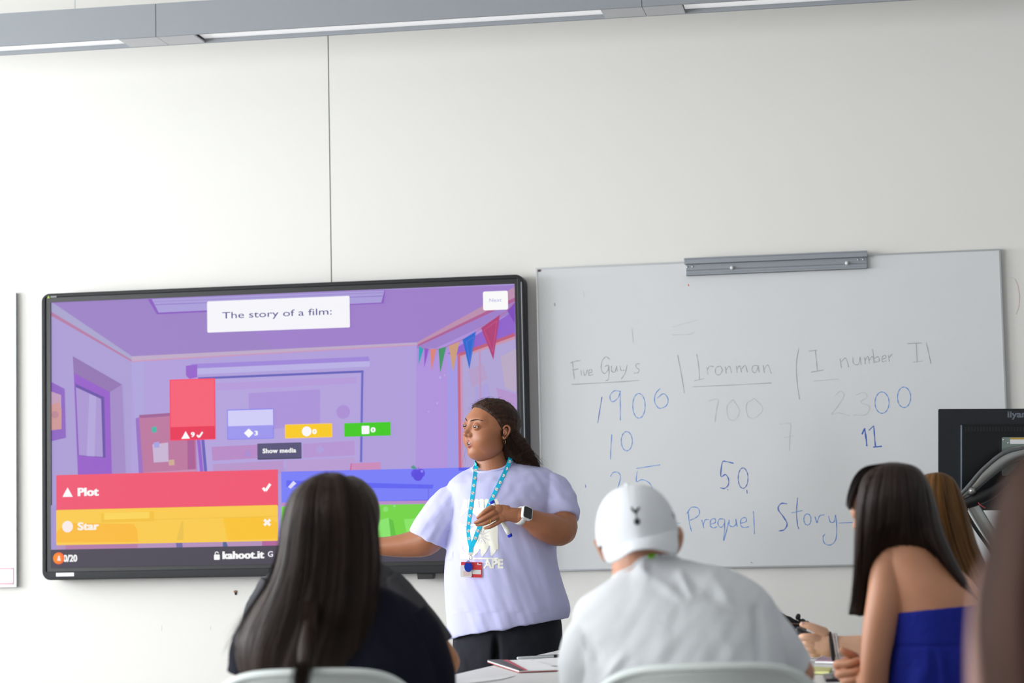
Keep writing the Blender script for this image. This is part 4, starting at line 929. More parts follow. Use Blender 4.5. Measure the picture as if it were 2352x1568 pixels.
dd = d0-5.2; v = [(x, y, dd) for x, y in o]+[(x, y, dd) for x, y in hole]+[(x, y, dd+3) for x, y in o]+[(x, y, dd+3) for x, y in hole]; f = []
for i in range(40):
    j = (i+1) % 40; f += [(i, j, 40+j, 40+i), (i, 80+i, 80+j, j), (80+i, 120+i, 120+j, 80+j), (40+i, 40+j, 120+j, 120+i)]
fig_mesh('key_fob', np.array(v), f, T, M_fob, lany, smooth=False, label='blue teardrop key fob')
# ---- smartwatch
M_wt = mat('watch_white', (230, 229, 226), .4); M_ws = mat('watch_glass_black', (12, 13, 15), .12, spec=.6)
wat = root('smartwatch', T.P(1198, 1176, -165), 'white smartwatch with a black face on the presenting woman\'s wrist', 'watch')
ax = np.array([1250-1196, 1209-1185, -100+138.0]); ax /= np.linalg.norm(ax); s_ = np.cross(ax, (0, 0, 1.0)); s_ /= np.linalg.norm(s_); n_ = np.cross(ax, s_)
if n_[2] > 0: n_ = -n_
wc = np.array([1196, 1184.5, -137.0]); bands = []; nb_ = 48
v = []; 
for k in range(nb_):
    a = 2*math.pi*k/nb_; rad = s_*math.cos(a)+n_*math.sin(a)
    for r_, w in ((19.2, -6.5), (19.2, 6.5), (21.2, 6.0), (21.2, -6.0)): v.append(wc+rad*r_+ax*w)
f = [(k*4+q, k*4+(q+1) % 4, ((k+1) % nb_)*4+(q+1) % 4, ((k+1) % nb_)*4+q) for k in range(nb_) for q in range(4)]
fig_mesh('strap', np.array(v), f, T, M_wt, wat)
up = -(s_*(1 if s_[1] > 0 else -1)); nf = n_*.86+up*.5; nf /= np.linalg.norm(nf); u2 = np.cross(nf, ax); u2 /= np.linalg.norm(u2)
u2 = u2*(-1 if u2[1] > 0 else 1); cc = wc+nf*21.5
def tilted(x0, y0, x1, y1, r, h0, h1):
    o = rrect(x0, y0, x1, y1, r, 6); n = len(o); P_ = [cc+ax*a+u2*b+nf*h1 for a, b in o]+[cc+ax*a+u2*b+nf*h0 for a, b in o]
    return np.array(P_), [tuple(range(n)), tuple(range(2*n-1, n-1, -1))]+[(i, i+n, (i+1) % n+n, (i+1) % n) for i in range(n)]
v, f = tilted(-13.5, -15.5, 13.5, 15.5, 6, -3, 5); fig_mesh('case', v, f, T, M_wt, wat, smooth=False); v, f = tilted(-11.5, -13.5, 11.5, 13.5, 4.5, 4, 5.8); fig_mesh('screen', v, f, T, M_ws, wat, smooth=False)
# ---- marker pen in her hand
M_mb = mat('marker_white', (232, 232, 228), .4); M_mc = mat('marker_blue', (24, 48, 200), .4)
mk = root('marker_pen', T.P(1152, 1192, -130), 'white marker pen with blue ends in the presenting woman\'s hand', 'marker pen')
p0, p1 = np.array([1129, 1150, -137.0]), np.array([1173, 1233, -134.0]); L3 = lambda t: tuple(p0+(p1-p0)*t)
v, f = tube([L3(.02)+(5.6,), L3(.5)+(5.6,), L3(.93)+(5.6,)], 18, 4, caps=False); fig_mesh('barrel', v, f, T, M_mb, mk)
v, f = tube([L3(0)+(6.1,), L3(.035)+(6.1,), L3(.07)+(6.1,)], 18, 2, caps=False); fig_mesh('cap', v, f, T, M_mc, mk, smooth=False)
v, f = tube([L3(.925)+(5.9,), L3(.965)+(5.7,), L3(1)+(4.4,)], 18, 2, caps=False); fig_mesh('end_plug', v, f, T, M_mc, mk, smooth=False)

# ================================================================== table and chairs
TZ = 0.75
M_table = mat('table_white_laminate', (226, 225, 224), .45, spec=.35, var=.01, vscale=5); M_tedge = mat('table_edge_grey', (170, 172, 176), .5); M_leg = mat('steel_grey', (120, 122, 126), .4, metal=.7)
q1 = on_z(1040, 1548, TZ); q2 = on_z(1290, 1490, TZ); ue = (q2-q1)/np.linalg.norm(q2-q1); vn = np.array([ue[1], -ue[0], 0.0])
near = q1-ue*0.55; TL, TW = np.linalg.norm(q2-near), 1.15
tb = root('classroom_table', near+ue*TL/2+vn*TW/2-np.array([0, 0, TZ]), 'white table with papers on it that the seated students share', 'table')
mb = MB(); c = near+ue*TL/2+vn*TW/2; mb.obox(c-np.array([0, 0, .0135]), ue*TL/2, vn*TW/2, np.array([0, 0, .0125])); mb.build('tabletop', M_table, tb, bevel=.003)
mb = MB(); mb.obox(c-np.array([0, 0, .052]), ue*(TL/2-.12), vn*(TW/2-.12), np.array([0, 0, .02])); mb.build('apron', M_tedge, tb)
for a in (-1, 1):
    for b_ in (-1, 1):
        p = c+ue*a*(TL/2-.09)+vn*b_*(TW/2-.09); mb = MB(); mb.box((p[0]-.02, p[1]-.02, 0), (p[0]+.02, p[1]+.02, TZ-.026)); mb.build('leg', M_leg, tb)
M_chair = mat('chair_plastic_grey_green', (216, 223, 221), .42, spec=.4, var=.01, vscale=6)
def chair(px, py, D, width, label):
    top = at(px, py, D); base = np.array([top[0], top[1], 0]); H_ = top[2]
    r = root('plastic_chair', base, label, 'chair', 'grey plastic chairs in the front row'); yaw = YAW+.0
    R_ = np.array([[math.cos(yaw), -math.sin(yaw), 0], [math.sin(yaw), math.cos(yaw), 0], [0, 0, 1]])
    def sheet(fn, nu, nv, th, name):
        g = np.array([[fn(-1+2*i/nu, j/nv) for j in range(nv+1)] for i in range(nu+1)]); du = np.gradient(g, axis=0); dv = np.gradient(g, axis=1); nn = np.cross(du, dv); nn /= np.linalg.norm(nn, axis=2)[:, :, None]+1e-9
        a = (g+nn*th/2).reshape(-1, 3); b = (g-nn*th/2).reshape(-1, 3); n = len(a); K_ = nv+1
        f = [(i*K_+j, (i+1)*K_+j, (i+1)*K_+j+1, i*K_+j+1) for i in range(nu) for j in range(nv)]; f2 = [tuple(k+n for k in q)[::-1] for q in f]
        rim = [i*K_ for i in range(nu)]+[nu*K_+j for j in range(nv)]+[i*K_+nv for i in range(nu, 0, -1)]+[j for j in range(nv, 0, -1)]
        f3 = [(rim[k], rim[k-1], rim[k-1]+n, rim[k]+n) for k in range(len(rim))]
        V = np.concatenate([a, b])@R_.T+base; o = obj(name, V, f+f2+f3, M_chair, r, True); return o
    w = width/2
    def back(u, v):
        cr = max(0, v-.55)/.45; hw = w*(.86+.14*math.sin(min(1, v*1.3)*1.57)); ed = 1-(1-cr)*0
        uu = u; z = .44+(H_-.44)*v; 
        z -= .085*cr*abs(u)**5 + .012*cr*u*u
        x = hw*uu*(1-.05*cr*cr*abs(uu)**3); y = .0+.07*(1-v)**1.5*0+.10*u*u*(.5+.5*v)-.05*v+(.03*math.exp(-((v-1)/.05)**2)*-1)
        return (x, y+.03, z)
    o = sheet(back, 40, 26, .009, 'backrest')
    def rim_(t): u = -1+2*t; p = np.array(back(u, 1.0)); return tuple(p)+(.0085,)
    def rimpath(): 
        pts = [np.array(back(-1, .35+.65*k/12)) for k in range(12)]+[np.array(back(-1+2*k/50, 1.0)) for k in range(51)]+[np.array(back(1, 1-.65*k/12)) for k in range(1, 13)]
        return [tuple(p)+(.0085,) for p in pts]
    v, f = tube(rimpath(), 10, 1); obj('rim', v@R_.T+base, f, M_chair, r, True)
    def seat(u, v): return (w*.92*u*(1-.06*v), .03+.0+.42*v+.05*(1-v)*abs(u)**2*1.4, .445+.0-.015*math.sin(v*3.14)+.012*u*u-.03*max(0, v-.85)/.15)
    sheet(seat, 24, 20, .010, 'seat')
    for sx in (-1, 1):
        for yy, ly in ((.09, -.03), (.36, .46)):
            v, f = tube([(sx*w*.62, yy, .435, .011), (sx*w*.8, yy+(ly-yy)*.5, .2, .011), (sx*w*.9, ly, .011, .011)], 10, 3); obj('leg', v@R_.T+base, f, M_leg, r, True)
    return r
chair(1622, 1527, 4.18, .50, 'grey plastic chair behind the student in the white cap')
chair(715, 1540, 4.31, .462, 'grey plastic chair behind the student with very long dark hair')

# ---- things on the table
def flat_on_table(name, label, cat, corners, h, m, z0=TZ, parts=()):
    P_ = [on_z(x, y, z0) for x, y in corners]; cc = sum(P_)/len(P_); r = root(name, (cc[0], cc[1], z0), label, cat); return r, P_
def prism_z(mb, P_, z0, z1, mi=0):
    ar = sum(P_[i-1][0]*P_[i][1]-P_[i][0]*P_[i-1][1] for i in range(len(P_)))
    if ar < 0: P_ = P_[::-1]
    n = len(P_); v = [(p[0], p[1], z0) for p in P_]+[(p[0], p[1], z1) for p in P_]
    mb.add(v, [tuple(range(n))[::-1], tuple(range(n, 2*n))]+[(i, (i+1) % n, (i+1) % n+n, i+n) for i in range(n)], mi)
M_sheet = mat('paper_white', (236, 236, 238), .75)
def paper(label, corners):
    P_ = [on_z(x, y, TZ+.0004) for x, y in corners]; mb = MB(); prism_z(mb, P_, TZ+.0002, TZ+.0012); o = mb.build('paper_sheet', M_sheet); tag(o, label, 'paper', 'loose papers on the table')
paper('loose white sheet under the pen on the table', [(1185, 1531), (1300, 1528), (1360, 1506), (1240, 1510)])
paper('loose white sheet nearest the bottom edge, beside the dark sleeve', [(1035, 1575), (1150, 1560), (1185, 1551), (1062, 1562)])
# wallet-like folded booklet, one edge lifted
bk = root('booklet', on_z(1190, 1540, TZ), 'small red, white and dark folded booklet lying on the table with its edge lifted', 'booklet')
a, b, c_, d = [on_z(x, y, TZ) for x, y in ((1120, 1523), (1192, 1545), (1290, 1541), (1218, 1520))]
def quad_slab(mb, A, B, C_, D_, h, mi=0):
    v = [A, B, C_, D_, *(p+np.array([0, 0, h]) for p in (A, B, C_, D_))]; mb.add(v, [(0, 3, 2, 1), (4, 5, 6, 7), (0, 1, 5, 4), (1, 2, 6, 5), (2, 3, 7, 6), (3, 0, 4, 7)], mi)
zz = lambda p, h: p+np.array([0, 0, h])
mb = MB(); quad_slab(mb, zz(a, .0025), zz(b, .001), zz(c_, .001), zz(d, .0015), .002, 0); mb.build('lower_cover', mat('booklet_red', (190, 70, 76), .5), bk)
mb = MB(); quad_slab(mb, zz(a, .005), zz(b, .003), zz(c_, .003), zz(d, .005), .0025, 0); mb.build('pages', M_sheet, bk)
e1 = a+(d-a)*.32; e2 = b+(c_-b)*.10; mb = MB(); quad_slab(mb, zz(a, .0085), zz(b, .006), zz(e2, .006), zz(e1, .0085), .002, 0); mb.build('dark_cover', mat('booklet_dark', (62, 58, 58), .5), bk)
e3 = a+(d-a)*.48; e4 = b+(c_-b)*.2; mb = MB(); quad_slab(mb, zz(e1, .0078), zz(e2, .0058), zz(e4, .0058), zz(e3, .0078), .0012, 0); mb.build('red_stripe', mat('booklet_red', (190, 70, 76), .5), bk)
# ballpoint
pn = root('ballpoint_pen', on_z(1235, 1507, TZ), 'clear ballpoint pen with a black cap lying on the table left of the white shirt', 'pen')
A = on_z(1190, 1511, TZ+.0052); B = on_z(1290, 1505.5, TZ+.0052); L_ = lambda t: A+(B-A)*t
M_clear = mat('clear_plastic', (205, 210, 214), .2, spec=.6); M_blk = mat('black_plastic', (26, 26, 30), .4)
v, f = tube([tuple(L_(t))+(.0042,) for t in (0, .4, .82)], 12, 3); obj('barrel', v, f, M_clear, pn, True)
v, f = tube([tuple(zz(L_(t), .0032))+(.0018,) for t in (.34, .6, .82)], 8, 3); obj('refill', v, f, M_blk, pn, True)
v, f = tube([tuple(L_(t))+(r_,) for t, r_ in ((.82, .0050), (.93, .0050), (1.06, .004))], 12, 3); obj('cap', v, f, M_blk, pn, True)
# right hand end of the table
def box_on(name, label, cat, corners, h, m, z0=TZ, mname='cover'):
    P_ = [on_z(x, y, z0) for x, y in corners]; mb = MB(); prism_z(mb, P_, z0+.0005, z0+h); o = mb.build(name, m, bevel=.0015); tag(o, label, cat); return o
nbk = root('notebook', on_z(1905, 1519, TZ), 'thin mauve notebook lying under the hand with the bracelets', 'notebook')
P_ = [on_z(x, y, TZ) for x, y in ((1872, 1523), (1975, 1526), (1990, 1513), (1890, 1511))]
mb = MB(); prism_z(mb, P_, TZ+.0005, TZ+.006); mb.build('pages', M_sheet, nbk); mb = MB(); prism_z(mb, P_, TZ+.006, TZ+.008); mb.build('cover', mat('notebook_mauve', (176, 140, 160), .55), nbk)
box_on('sticky_note_pad', 'pale yellow-green pad of notes on the table beside the right-hand chair', 'note pad', [(1860, 1548), (1905, 1549), (1912, 1539), (1870, 1537)], .008, mat('note_yellow_green', (206, 206, 140), .7))
box_on('phone', 'dark phone lying flat on the table beside the bare forearm', 'phone', [(1896, 1566), (1935, 1564), (1925, 1551), (1890, 1554)], .008, mat('phone_dark', (40, 42, 56), .25, coat=.3))
paper('loose white sheet beyond the mauve notebook at the right-hand end', [(1850, 1511), (1905, 1511), (1925, 1502), (1868, 1501)])

# ================================================================== monitor on an arm at the lectern
Mo = Fig(7.5)
M_mon = mat('monitor_black', (30, 32, 37), .38, spec=.5, var=.03, vscale=30); M_mon2 = mat('monitor_black_inner', (20, 21, 25), .35, spec=.4); M_monedge = mat('monitor_edge_glint', (150, 160, 172), .25, metal=.5)
mon = root('computer_monitor', Mo.P(2345, 1180, 20), 'black computer monitor seen from behind on a metal arm at the right edge', 'monitor')
def slabM(x0, y0, x1, y1, d0, d1, r=3): return slab(x0, y0, x1, y1, d0, d1-d0, r, -.004)
v, f = slabM(2155, 939, 2535, 1172, 0, 16); o = fig_mesh('back_shell', v, f, Mo, M_mon, mon, smooth=False)
v, f = slabM(2208, 974, 2482, 1140, -9, 1, 2); fig_mesh('raised_panel', v, f, Mo, M_mon2, mon, smooth=False)
v, f = slabM(2206.2, 976, 2209.6, 1138, -9.6, 1, .5); fig_mesh('panel_edge_glint', v, f, Mo, M_monedge, mon, smooth=False, label='painted glint down the edge of the raised panel')  # highlight on the glossy edge, painted as a pale strip
v, f = slabM(2157, 941, 2533, 1170, 16, 20); fig_mesh('screen', v, f, Mo, M_blk, mon, smooth=False)
X, Y, f = px_text('iiyama', 2314, 2377, 964, 945, .03); fig_mesh('maker_name', np.stack([X, Y-.004*(X-2155), 0*X-.4], 1), f, Mo, mat('monitor_lettering', (112, 118, 128), .5), mon, smooth=False)
vent = [slabM(2216+7*k, 980+k*0, 2220+7*k, 990, -9.5, -8.5, .4) for k in range(34)]; V, Fc = join(vent); fig_mesh('vent', V, Fc, Mo, M_mon, mon, smooth=False)
M_plate = mat('zinc_plate', (150, 165, 158), .3, metal=.8); M_arm = mat('arm_aluminium', (176, 176, 172), .32, metal=.75); M_armd = mat('arm_black', (22, 22, 24), .4)
v, f = slabM(2301, 1004, 2390, 1092, -14, -9, 3); vp = fig_mesh('mount_plate', v, f, Mo, M_plate, mon, smooth=False); WORLD[vp.name] = WORLD[mon.name]
v, f = slabM(2320, 1005, 2372, 1009, -14.5, -13.8, .3); fig_mesh('warning_label', v, f, Mo, mat('label_amber', (205, 165, 60), .6), vp, smooth=False, label='small amber label')
v, f = slabM(2320, 1009, 2372, 1019, -14.5, -13.8, .3); fig_mesh('white_label', v, f, Mo, M_label, vp, smooth=False)
for x, y in ((2305.5, 1010), (2316, 1017), (2308, 1036)):
    v, f = ell((x, y, -14), (2.4, 2.4, 2)); fig_mesh('screw', v, f, Mo, M_metal, vp)
up_ = tube([(2352,1040,-34,17),(2310,1052,-42,18),(2268,1085,-48,16),(2240,1115,-50,11),(2208,1142,-50,7)], 20, 6, flat=((0, 0, 1), .7)); fig_mesh('upper_arm', *up_, Mo, M_arm, mon)
v, f = tube([(2350,1030,-40,5),(2305,1041,-52,5),(2258,1078,-58,5),(2225,1116,-60,5),(2204,1138,-60,4)], 12, 6); fig_mesh('arm_cover', v, f, Mo, mat('arm_grey_plastic', (96, 98, 100), .4), mon)
v, f = tube([(2360,1058,-58,9),(2320,1098,-62,10),(2280,1130,-62,13),(2240,1148,-60,14),(2212,1158,-58,12)], 16, 6); fig_mesh('arm_underside', v, f, Mo, M_armd, mon)
v, f = tube([(2233,1127,-58,9),(2233,1127,-70,9),(2233,1127,-76,7)], 20, 2); fig_mesh('pivot', v, f, Mo, M_arm, mon)
v, f = tube([(2228,1150,-50,14),(2255,1195,-48,15),(2290,1250,-44,15),(2330,1312,-40,15)], 18, 5, flat=((0, 0, 1), .7)); fig_mesh('lower_arm', v, f, Mo, M_arm, mon)
v, f = tube([(2216,1172,-62,4.5),(2240,1212,-60,4.5),(2275,1262,-56,4.5),(2310,1318,-52,4.5)], 10, 5); fig_mesh('cable_cover', v, f, Mo, M_armd, mon)
v, f = tube([(2245,1150,-70,1.2),(2250,1158,-72,1.2),(2256,1162,-72,1.2),(2262,1166,-70,1.6)], 6, 4); fig_mesh('wire', v, f, Mo, mat('wire_red', (196, 70, 76), .5), mon, label='thin red wire end')
# the lectern the arm stands on (its top is behind the seated students)
lz = 0.84; lp = Mo.P(2385, 1330, 0)
lec = root('lectern', (lp[0], lp[1], 0), 'grey lectern mostly hidden behind the students, carrying the monitor arm', 'lectern')
mb = MB(); mb.box((lp[0]-.3, lp[1]-.28, 0), (lp[0]+.42, lp[1]+.3, lz)); mb.build('cabinet', mat('lectern_grey', (150, 152, 156), .5), lec, bevel=.006); mb = MB(); mb.box((lp[0]-.33, lp[1]-.31, lz), (lp[0]+.45, lp[1]+.33, lz+.03)); mb.build('top', mat('lectern_top_grey', (120, 122, 126), .5), lec, bevel=.004)
ap = Mo.P(2330, 1312, -40); mb = MB(); mb.box((ap[0]-.03, ap[1]-.03, lz+.03), (ap[0]+.03, ap[1]+.03, max(ap[2]+.02, lz+.06))); mb.build('arm_post', M_arm, mon)

# ================================================================== seated students
def rear_head(fig, c, S_, psi, pitch, roll, skin, nu=90, nv=70, ears=True):
    V, Fc = make_head(nu, nv, 1.0, 0.2); fr = head_frame(psi, pitch, roll); parts = [(place_head(V, c, S_, fr), Fc)]
    if ears: parts += [(place_head(np.array(ear(s)[0]), c, S_, fr), ear(s)[1]) for s in (-1, 1)]
    return parts, V, Fc, fr
def legs(fig, cx, hy, d0, sep, skin_parts=False):
    """thighs forward, shins down to the floor (under the table, hidden)"""
    s = fig.s; fl = 0; o = []
    for sg in (-1, 1):
        x = cx+sg*sep; o.append(tube([(x, hy, d0, .085*s), (x+sg*8, hy-4, d0+.40*s, .07*s)], 16, 3)); o.append(tube([(x+sg*8, hy, d0+.40*s, .065*s), (x+sg*8, hy+.40*s, d0+.42*s, .05*s)], 16, 3)); o.append(ell((x+sg*8, hy+.44*s, d0+.48*s), (.045*s, .03*s, .11*s), 0, 12))
    return o
# ---------------------------------------------------------------- student in the white cap
B = Fig(4.55)
M_skinB = mat('skin_light_tan', (206, 150, 122), .5, var=.04, vscale=30, bump=.03, bscale=400, sss=.08)
M_teeW = mat('white_cotton', (226, 228, 232), .85, spec=.15, bump=.12, bscale=900, sheen=.1, var=.01, vscale=30)
M_cap = mat('cap_white_twill', (232, 235, 240), .75, spec=.2, bump=.1, bscale=1500)
M_emb = mat('embroidery_navy', (26, 32, 44), .7); M_jean = mat('dark_denim', (44, 50, 66), .8)
bf = B.P(1560, 1900, 0); bf[2] = 0
boy = root('person', bf, 'seated student in a white T-shirt and backward white cap, seen from behind', 'person')
bparts, BV, BF, bfr = rear_head(B, (1468, 1240, 12), 212, math.radians(188), math.radians(22), math.radians(7), M_skinB, ears=False)
earsB = [tube([(1559,1216,2,7.5),(1562,1228,4,8.5),(1561,1246,6,7.5),(1556,1262,8,6),(1547,1273,10,5)], 14, 4, flat=((0, 0, 1), 1.2)), tube([(1368,1243,0,5),(1374,1252,2,6.5),(1382,1268,6,7),(1388,1282,10,6)], 14, 4)]
core = soup([tube([(1468,1250,14,62),(1474,1285,8,70),(1480,1330,6,72),(1490,1370,8,70)], 28, 4), loft([(1500,1352,8,70,52),(1530,1400,8,150,84),(1555,1450,8,195,105),(1565,1600,8,205,112),(1568,1800,8,200,112),(1568,1880,8,180,105)], 40),
             tube([(1350,1470,0,30),(1336,1510,-4,35),(1336,1570,20,34),(1370,1590,150,32),(1440,1575,290,24)], 18, 4), tube([(1700,1430,10,40),(1755,1465,32,40),(1812,1520,80,38),(1838,1545,110,34),(1830,1553,230,27),(1800,1547,330,20)], 18, 4),
             ell((1795, 1548, 350), (24, 13, 40)), ell((1455, 1573, 310), (24, 13, 40))], 3.0, 3)[:2]
fgs = []
for bx_, by_, bd_ in ((1795, 1548, 385), (1455, 1573, 345)):
    for k in range(4): fgs.append(tube([(bx_-15+10*k, by_, bd_-8, 6.5), (bx_-17+11*k, by_-2, bd_+22, 6), (bx_-18+11*k, by_+4, bd_+48-6*abs(k-1.5), 5)], 8, 3))
    fgs.append(tube([(bx_+20, by_, bd_-40, 7.5), (bx_+30, by_, bd_-15, 7), (bx_+28, by_+2, bd_+8, 6)], 8, 3))
V, Fc = join(bparts+earsB+[core]+fgs); fig_mesh('body', V, Fc, B, M_skinB, boy)
# short hair showing below the cap
sb = soup([ell((1389, 1268, 40), (9, 20, 20), -.25), tube([(1388,1270,36,8),(1392,1285,34,6)], 10, 3)], 1.6, 2); fig_mesh('hair', sb[0], sb[1], B, mat('short_hair_black', (26, 22, 22), .6, bump=.5, bscale=300), boy)
# cap
cang = math.radians(-9.0); ca_, sa_ = math.cos(cang), math.sin(cang)
def capP(x, y, d): return (1464+x*ca_-y*sa_, 1229+x*sa_+y*ca_, d)
nu, nv = 96, 30; cv = []; 
for j in range(nv):
    t = -.11+j/(nv-1)*(math.pi/2+.11)
    for i in range(nu):
        a = 2*math.pi*i/nu; rx, rd = 95, 116; x = rx*max(0,math.cos(t))**.82*math.cos(a); d = rd*max(0,math.cos(t))**.82*math.sin(a); y = -117*math.sin(t)
        if math.sin(a) < 0: d *= 1+.10*(1-abs(math.cos(a))**.8)*math.cos(t)           # crown ridge at the middle seam
        seam = min(abs((a-math.pi/2*1.0-k*math.pi/3+math.pi) % (2*math.pi)-math.pi) for k in range(6)); kf = 1-.010*math.exp(-(seam/.022)**2)
        cv.append(capP(x*kf, y*kf, d*kf))
cf = [(j*nu+i, (j+1)*nu+i, (j+1)*nu+(i+1) % nu, j*nu+(i+1) % nu) for j in range(nv-1) for i in range(nu)]+[tuple((nv-1)*nu+i for i in range(nu))[::-1]]
# inner skin so that the crown has thickness
ctr = np.array(capP(0, -20, 0)); CV = np.array(cv); inn = ctr+(CV-ctr)*.965; n0 = len(CV); cf2 = cf+[tuple(k+n0 for k in q)[::-1] for q in cf]+[(i, (i+1) % nu, n0+(i+1) % nu, n0+i) for i in range(nu)]
capo = fig_mesh('cap', np.concatenate([CV, inn]), cf2, B, M_cap, boy, label='white baseball cap worn backward'); WORLD[capo.name] = WORLD[boy.name]
ctree = bvh(CV, cf)
# brim: from the seam outwards and down
up_c = catmull([(1386,1246),(1405,1243.5),(1435,1238),(1470,1232),(1512,1224),(1556,1212)], 10); lo_c = catmull([(1383,1262),(1390,1284),(1400,1291),(1420,1284),(1450,1266),(1475,1260),(1500,1259),(1527,1265),(1546,1272),(1555,1268),(1559,1252)], 8)
upq = resample(up_c, 40); loq = resample(lo_c, 40); bv = []; 
for i in range(40):
    u = -1+2*i/39; ds = -112*math.sqrt(max(0, 1-(u*.93)**2)); d1 = ds-58*(1-.35*u*u)
    for j in range(9):
        t = j/8; p = upq[i]*(1-t)+loq[i]*t; bv.append((p[0], p[1]-5*math.sin(t*math.pi)*(1-u*u), ds*(1-t)+d1*t-2))
n0 = len(bv); bv = np.array(bv); top_ = bv; bot = bv+np.array([0, 2.5, 3.5]); f = [(i*9+j, i*9+j+1, (i+1)*9+j+1, (i+1)*9+j) for i in range(39) for j in range(8)]
rim = [i*9 for i in range(39)]+[39*9+j for j in range(8)]+[i*9+8 for i in range(39, 0, -1)]+[j for j in range(8, 0, -1)]
f = f+[tuple(k+n0 for k in q)[::-1] for q in f]+[(rim[k-1], rim[k], rim[k]+n0, rim[k-1]+n0) for k in range(len(rim))]
fig_mesh('brim', np.concatenate([top_, bot]), f, B, M_cap, capo)
v, f = ell((1441, 1113.5, 0), (7, 4.5, 7)); fig_mesh('top_button', v, f, B, M_cap, capo)
def drape(tree, pts, off): return [(x, y, hit(tree, x, y)-off) for x, y in pts]
bird = [(1449.2,1168.5),(1449,1165),(1452,1163),(1454.5,1168),(1457.5,1170.8),(1461,1170),(1463.5,1166),(1466.5,1163),(1469.5,1165.5),(1468.8,1168.5),(1466,1170.5),(1464.5,1174),(1462.5,1178),(1461.6,1182),(1462.6,1189),(1463.8,1190),(1460.8,1190),(1460,1182),(1458,1177.5),(1453.5,1175)]
ballp = [(1463.2+7.2*math.cos(a), 1197.5+7.6*math.sin(a)) for a in np.linspace(0, 6.283, 25)[:-1]]; rin = [(1463.2+4.2*math.cos(a), 1196.8+1.2*math.sin(a)) for a in np.linspace(0, 6.283, 17)[:-1]]
mbv = []; mbf = []; mfm = []
for pts, off, mi in ((bird, 1.2, 0), (ballp, 1.2, 0), (rin, 1.6, 1)):
    n0 = len(mbv); q = drape(ctree, pts, off); mbv += q+[(x, y, d+1.0) for x, y, d in q]; n = len(pts)
    mbf += [tuple(n0+i for i in range(n))]+[(n0+i, n0+i+n, n0+(i+1) % n+n, n0+(i+1) % n) for i in range(n)]; mfm += [mi]*(n+1)
fig_mesh('emblem', mbv, mbf, B, [M_emb, mat('embroidery_grey', (96, 98, 108), .7)], capo, smooth=False, fm=mfm, label='dark embroidered cockerel standing on a ball')
v, f = ell(capP(88, -32, -28), (3, 8, 5), -.35, 12); fig_mesh('side_logo', v, f, B, M_emb, capo)
# T-shirt
sh = soup([loft([(1484,1305,6,80,68,-.17,.38),(1496,1319,6,122,84,-.17,.28),(1518,1345,6,186,102,-.14,.16),(1543,1388,6,228,120,-.08,.06),(1555,1440,6,241,128),(1562,1520,6,242,130),(1566,1640,6,238,130),(1568,1780,6,232,130),(1568,1860,6,228,128)], 72, 6),
           tube([(1385,1420,4,44),(1350,1466,-2,54),(1336,1520,0,54),(1335,1570,12,50)], 24, 5, caps=False), tube([(1690,1380,6,60),(1738,1428,18,60),(1786,1488,45,56),(1822,1530,84,50)], 24, 5, caps=False)], 3.0, 4)
def bfold(x, y, d):
    o = 2.2*nz(x*.012, y*.012, d*.01)
    def ridge(ax, ay, bx, by, amp, w):
        vx, vy = bx-ax, by-ay; L2 = vx*vx+vy*vy; t = max(0, min(1, ((x-ax)*vx+(y-ay)*vy)/L2)); dist = math.hypot(x-ax-t*vx, y-ay-t*vy); return amp*math.exp(-(dist/w)**2)*math.sin(math.pi*min(1, .15+t))
    if d < 20:
        o += ridge(1510,1335,1600,1400,7,13)+ridge(1560,1310,1602,1400,6,10)+ridge(1580,1330,1760,1450,-5,16)+ridge(1640,1330,1700,1420,6,14)+ridge(1390,1560,1450,1480,8,12)+ridge(1350,1470,1390,1540,-7,12)+ridge(1360,1540,1340,1450,7,12)+ridge(1470,1300,1500,1340,7,12)+ridge(1738,1400,1752,1570,-16,11)+ridge(1500,1520,1560,1440,4,20)+ridge(1650,1450,1700,1540,4,22)
    o += 2.0*nz(x*.03+y*.02, y*.012-x*.01, 5)
    return o
def sstep(t): t = max(0.0, min(1.0, t)); return t*t*(3-2*t)
def neck_drop(x, y, d): return 18*sstep((1482-x)/40)*max(0, 1-max(0, y-1295)/110)
BVs = disp_noise(sh[0], sh[2], bfold); BVs[:, 1] += np.array([neck_drop(*p) for p in BVs]); bt = fig_mesh('t_shirt', BVs, sh[1], B, M_teeW, boy); WORLD[bt.name] = WORLD[boy.name]
v, f = tube([(1484+80*math.cos(a), neck_drop(1484+80*math.cos(a), 1300, 0)+1305-.17*80*math.cos(a)+.38*68*math.sin(a), 6+68*math.sin(a), 4.5) for a in np.linspace(0, 6.283, 49)], 10, 1, caps=False); fig_mesh('collar', v, f, B, M_teeW, bt)
v, f, _ = soup(legs(B, 1568, 1876, 10, 95)+[ell((1568, 1880, 10), (205, 70, 125), 0, 16)], 6, 3); fig_mesh('trousers', v, f, B, M_jean, boy)
# neck strap
M_lime = mat('strap_lime', (130, 205, 40), .6)
ns = root('neck_strap', B.P(1510, 1285, -50), 'lime green neck strap with a black clip showing at the nape under the white cap', 'lanyard')
path = [(1478+72*math.cos(a), 1296-2*math.cos(a)-17*max(0, -math.sin(a))+30*sstep((1490-1478-72*math.cos(a))/40), 8+76*math.sin(a)) for a in np.linspace(-1.42, 3.0, 61)]
v, f = ribbon(path, 16, 2, [(p[0]-1478, 0, p[2]-8) for p in path]); fig_mesh('strap', v, f, B, M_lime, ns)
k0 = 5; v, f = ribbon([np.array(p)+np.array([0, 0, -2.0]) for p in path[k0:k0+5]], 18, 4, [(p[0]-1478, 0, p[2]-8) for p in path[k0:k0+5]]); fig_mesh('clip', v, f, B, M_blk, ns, smooth=False)

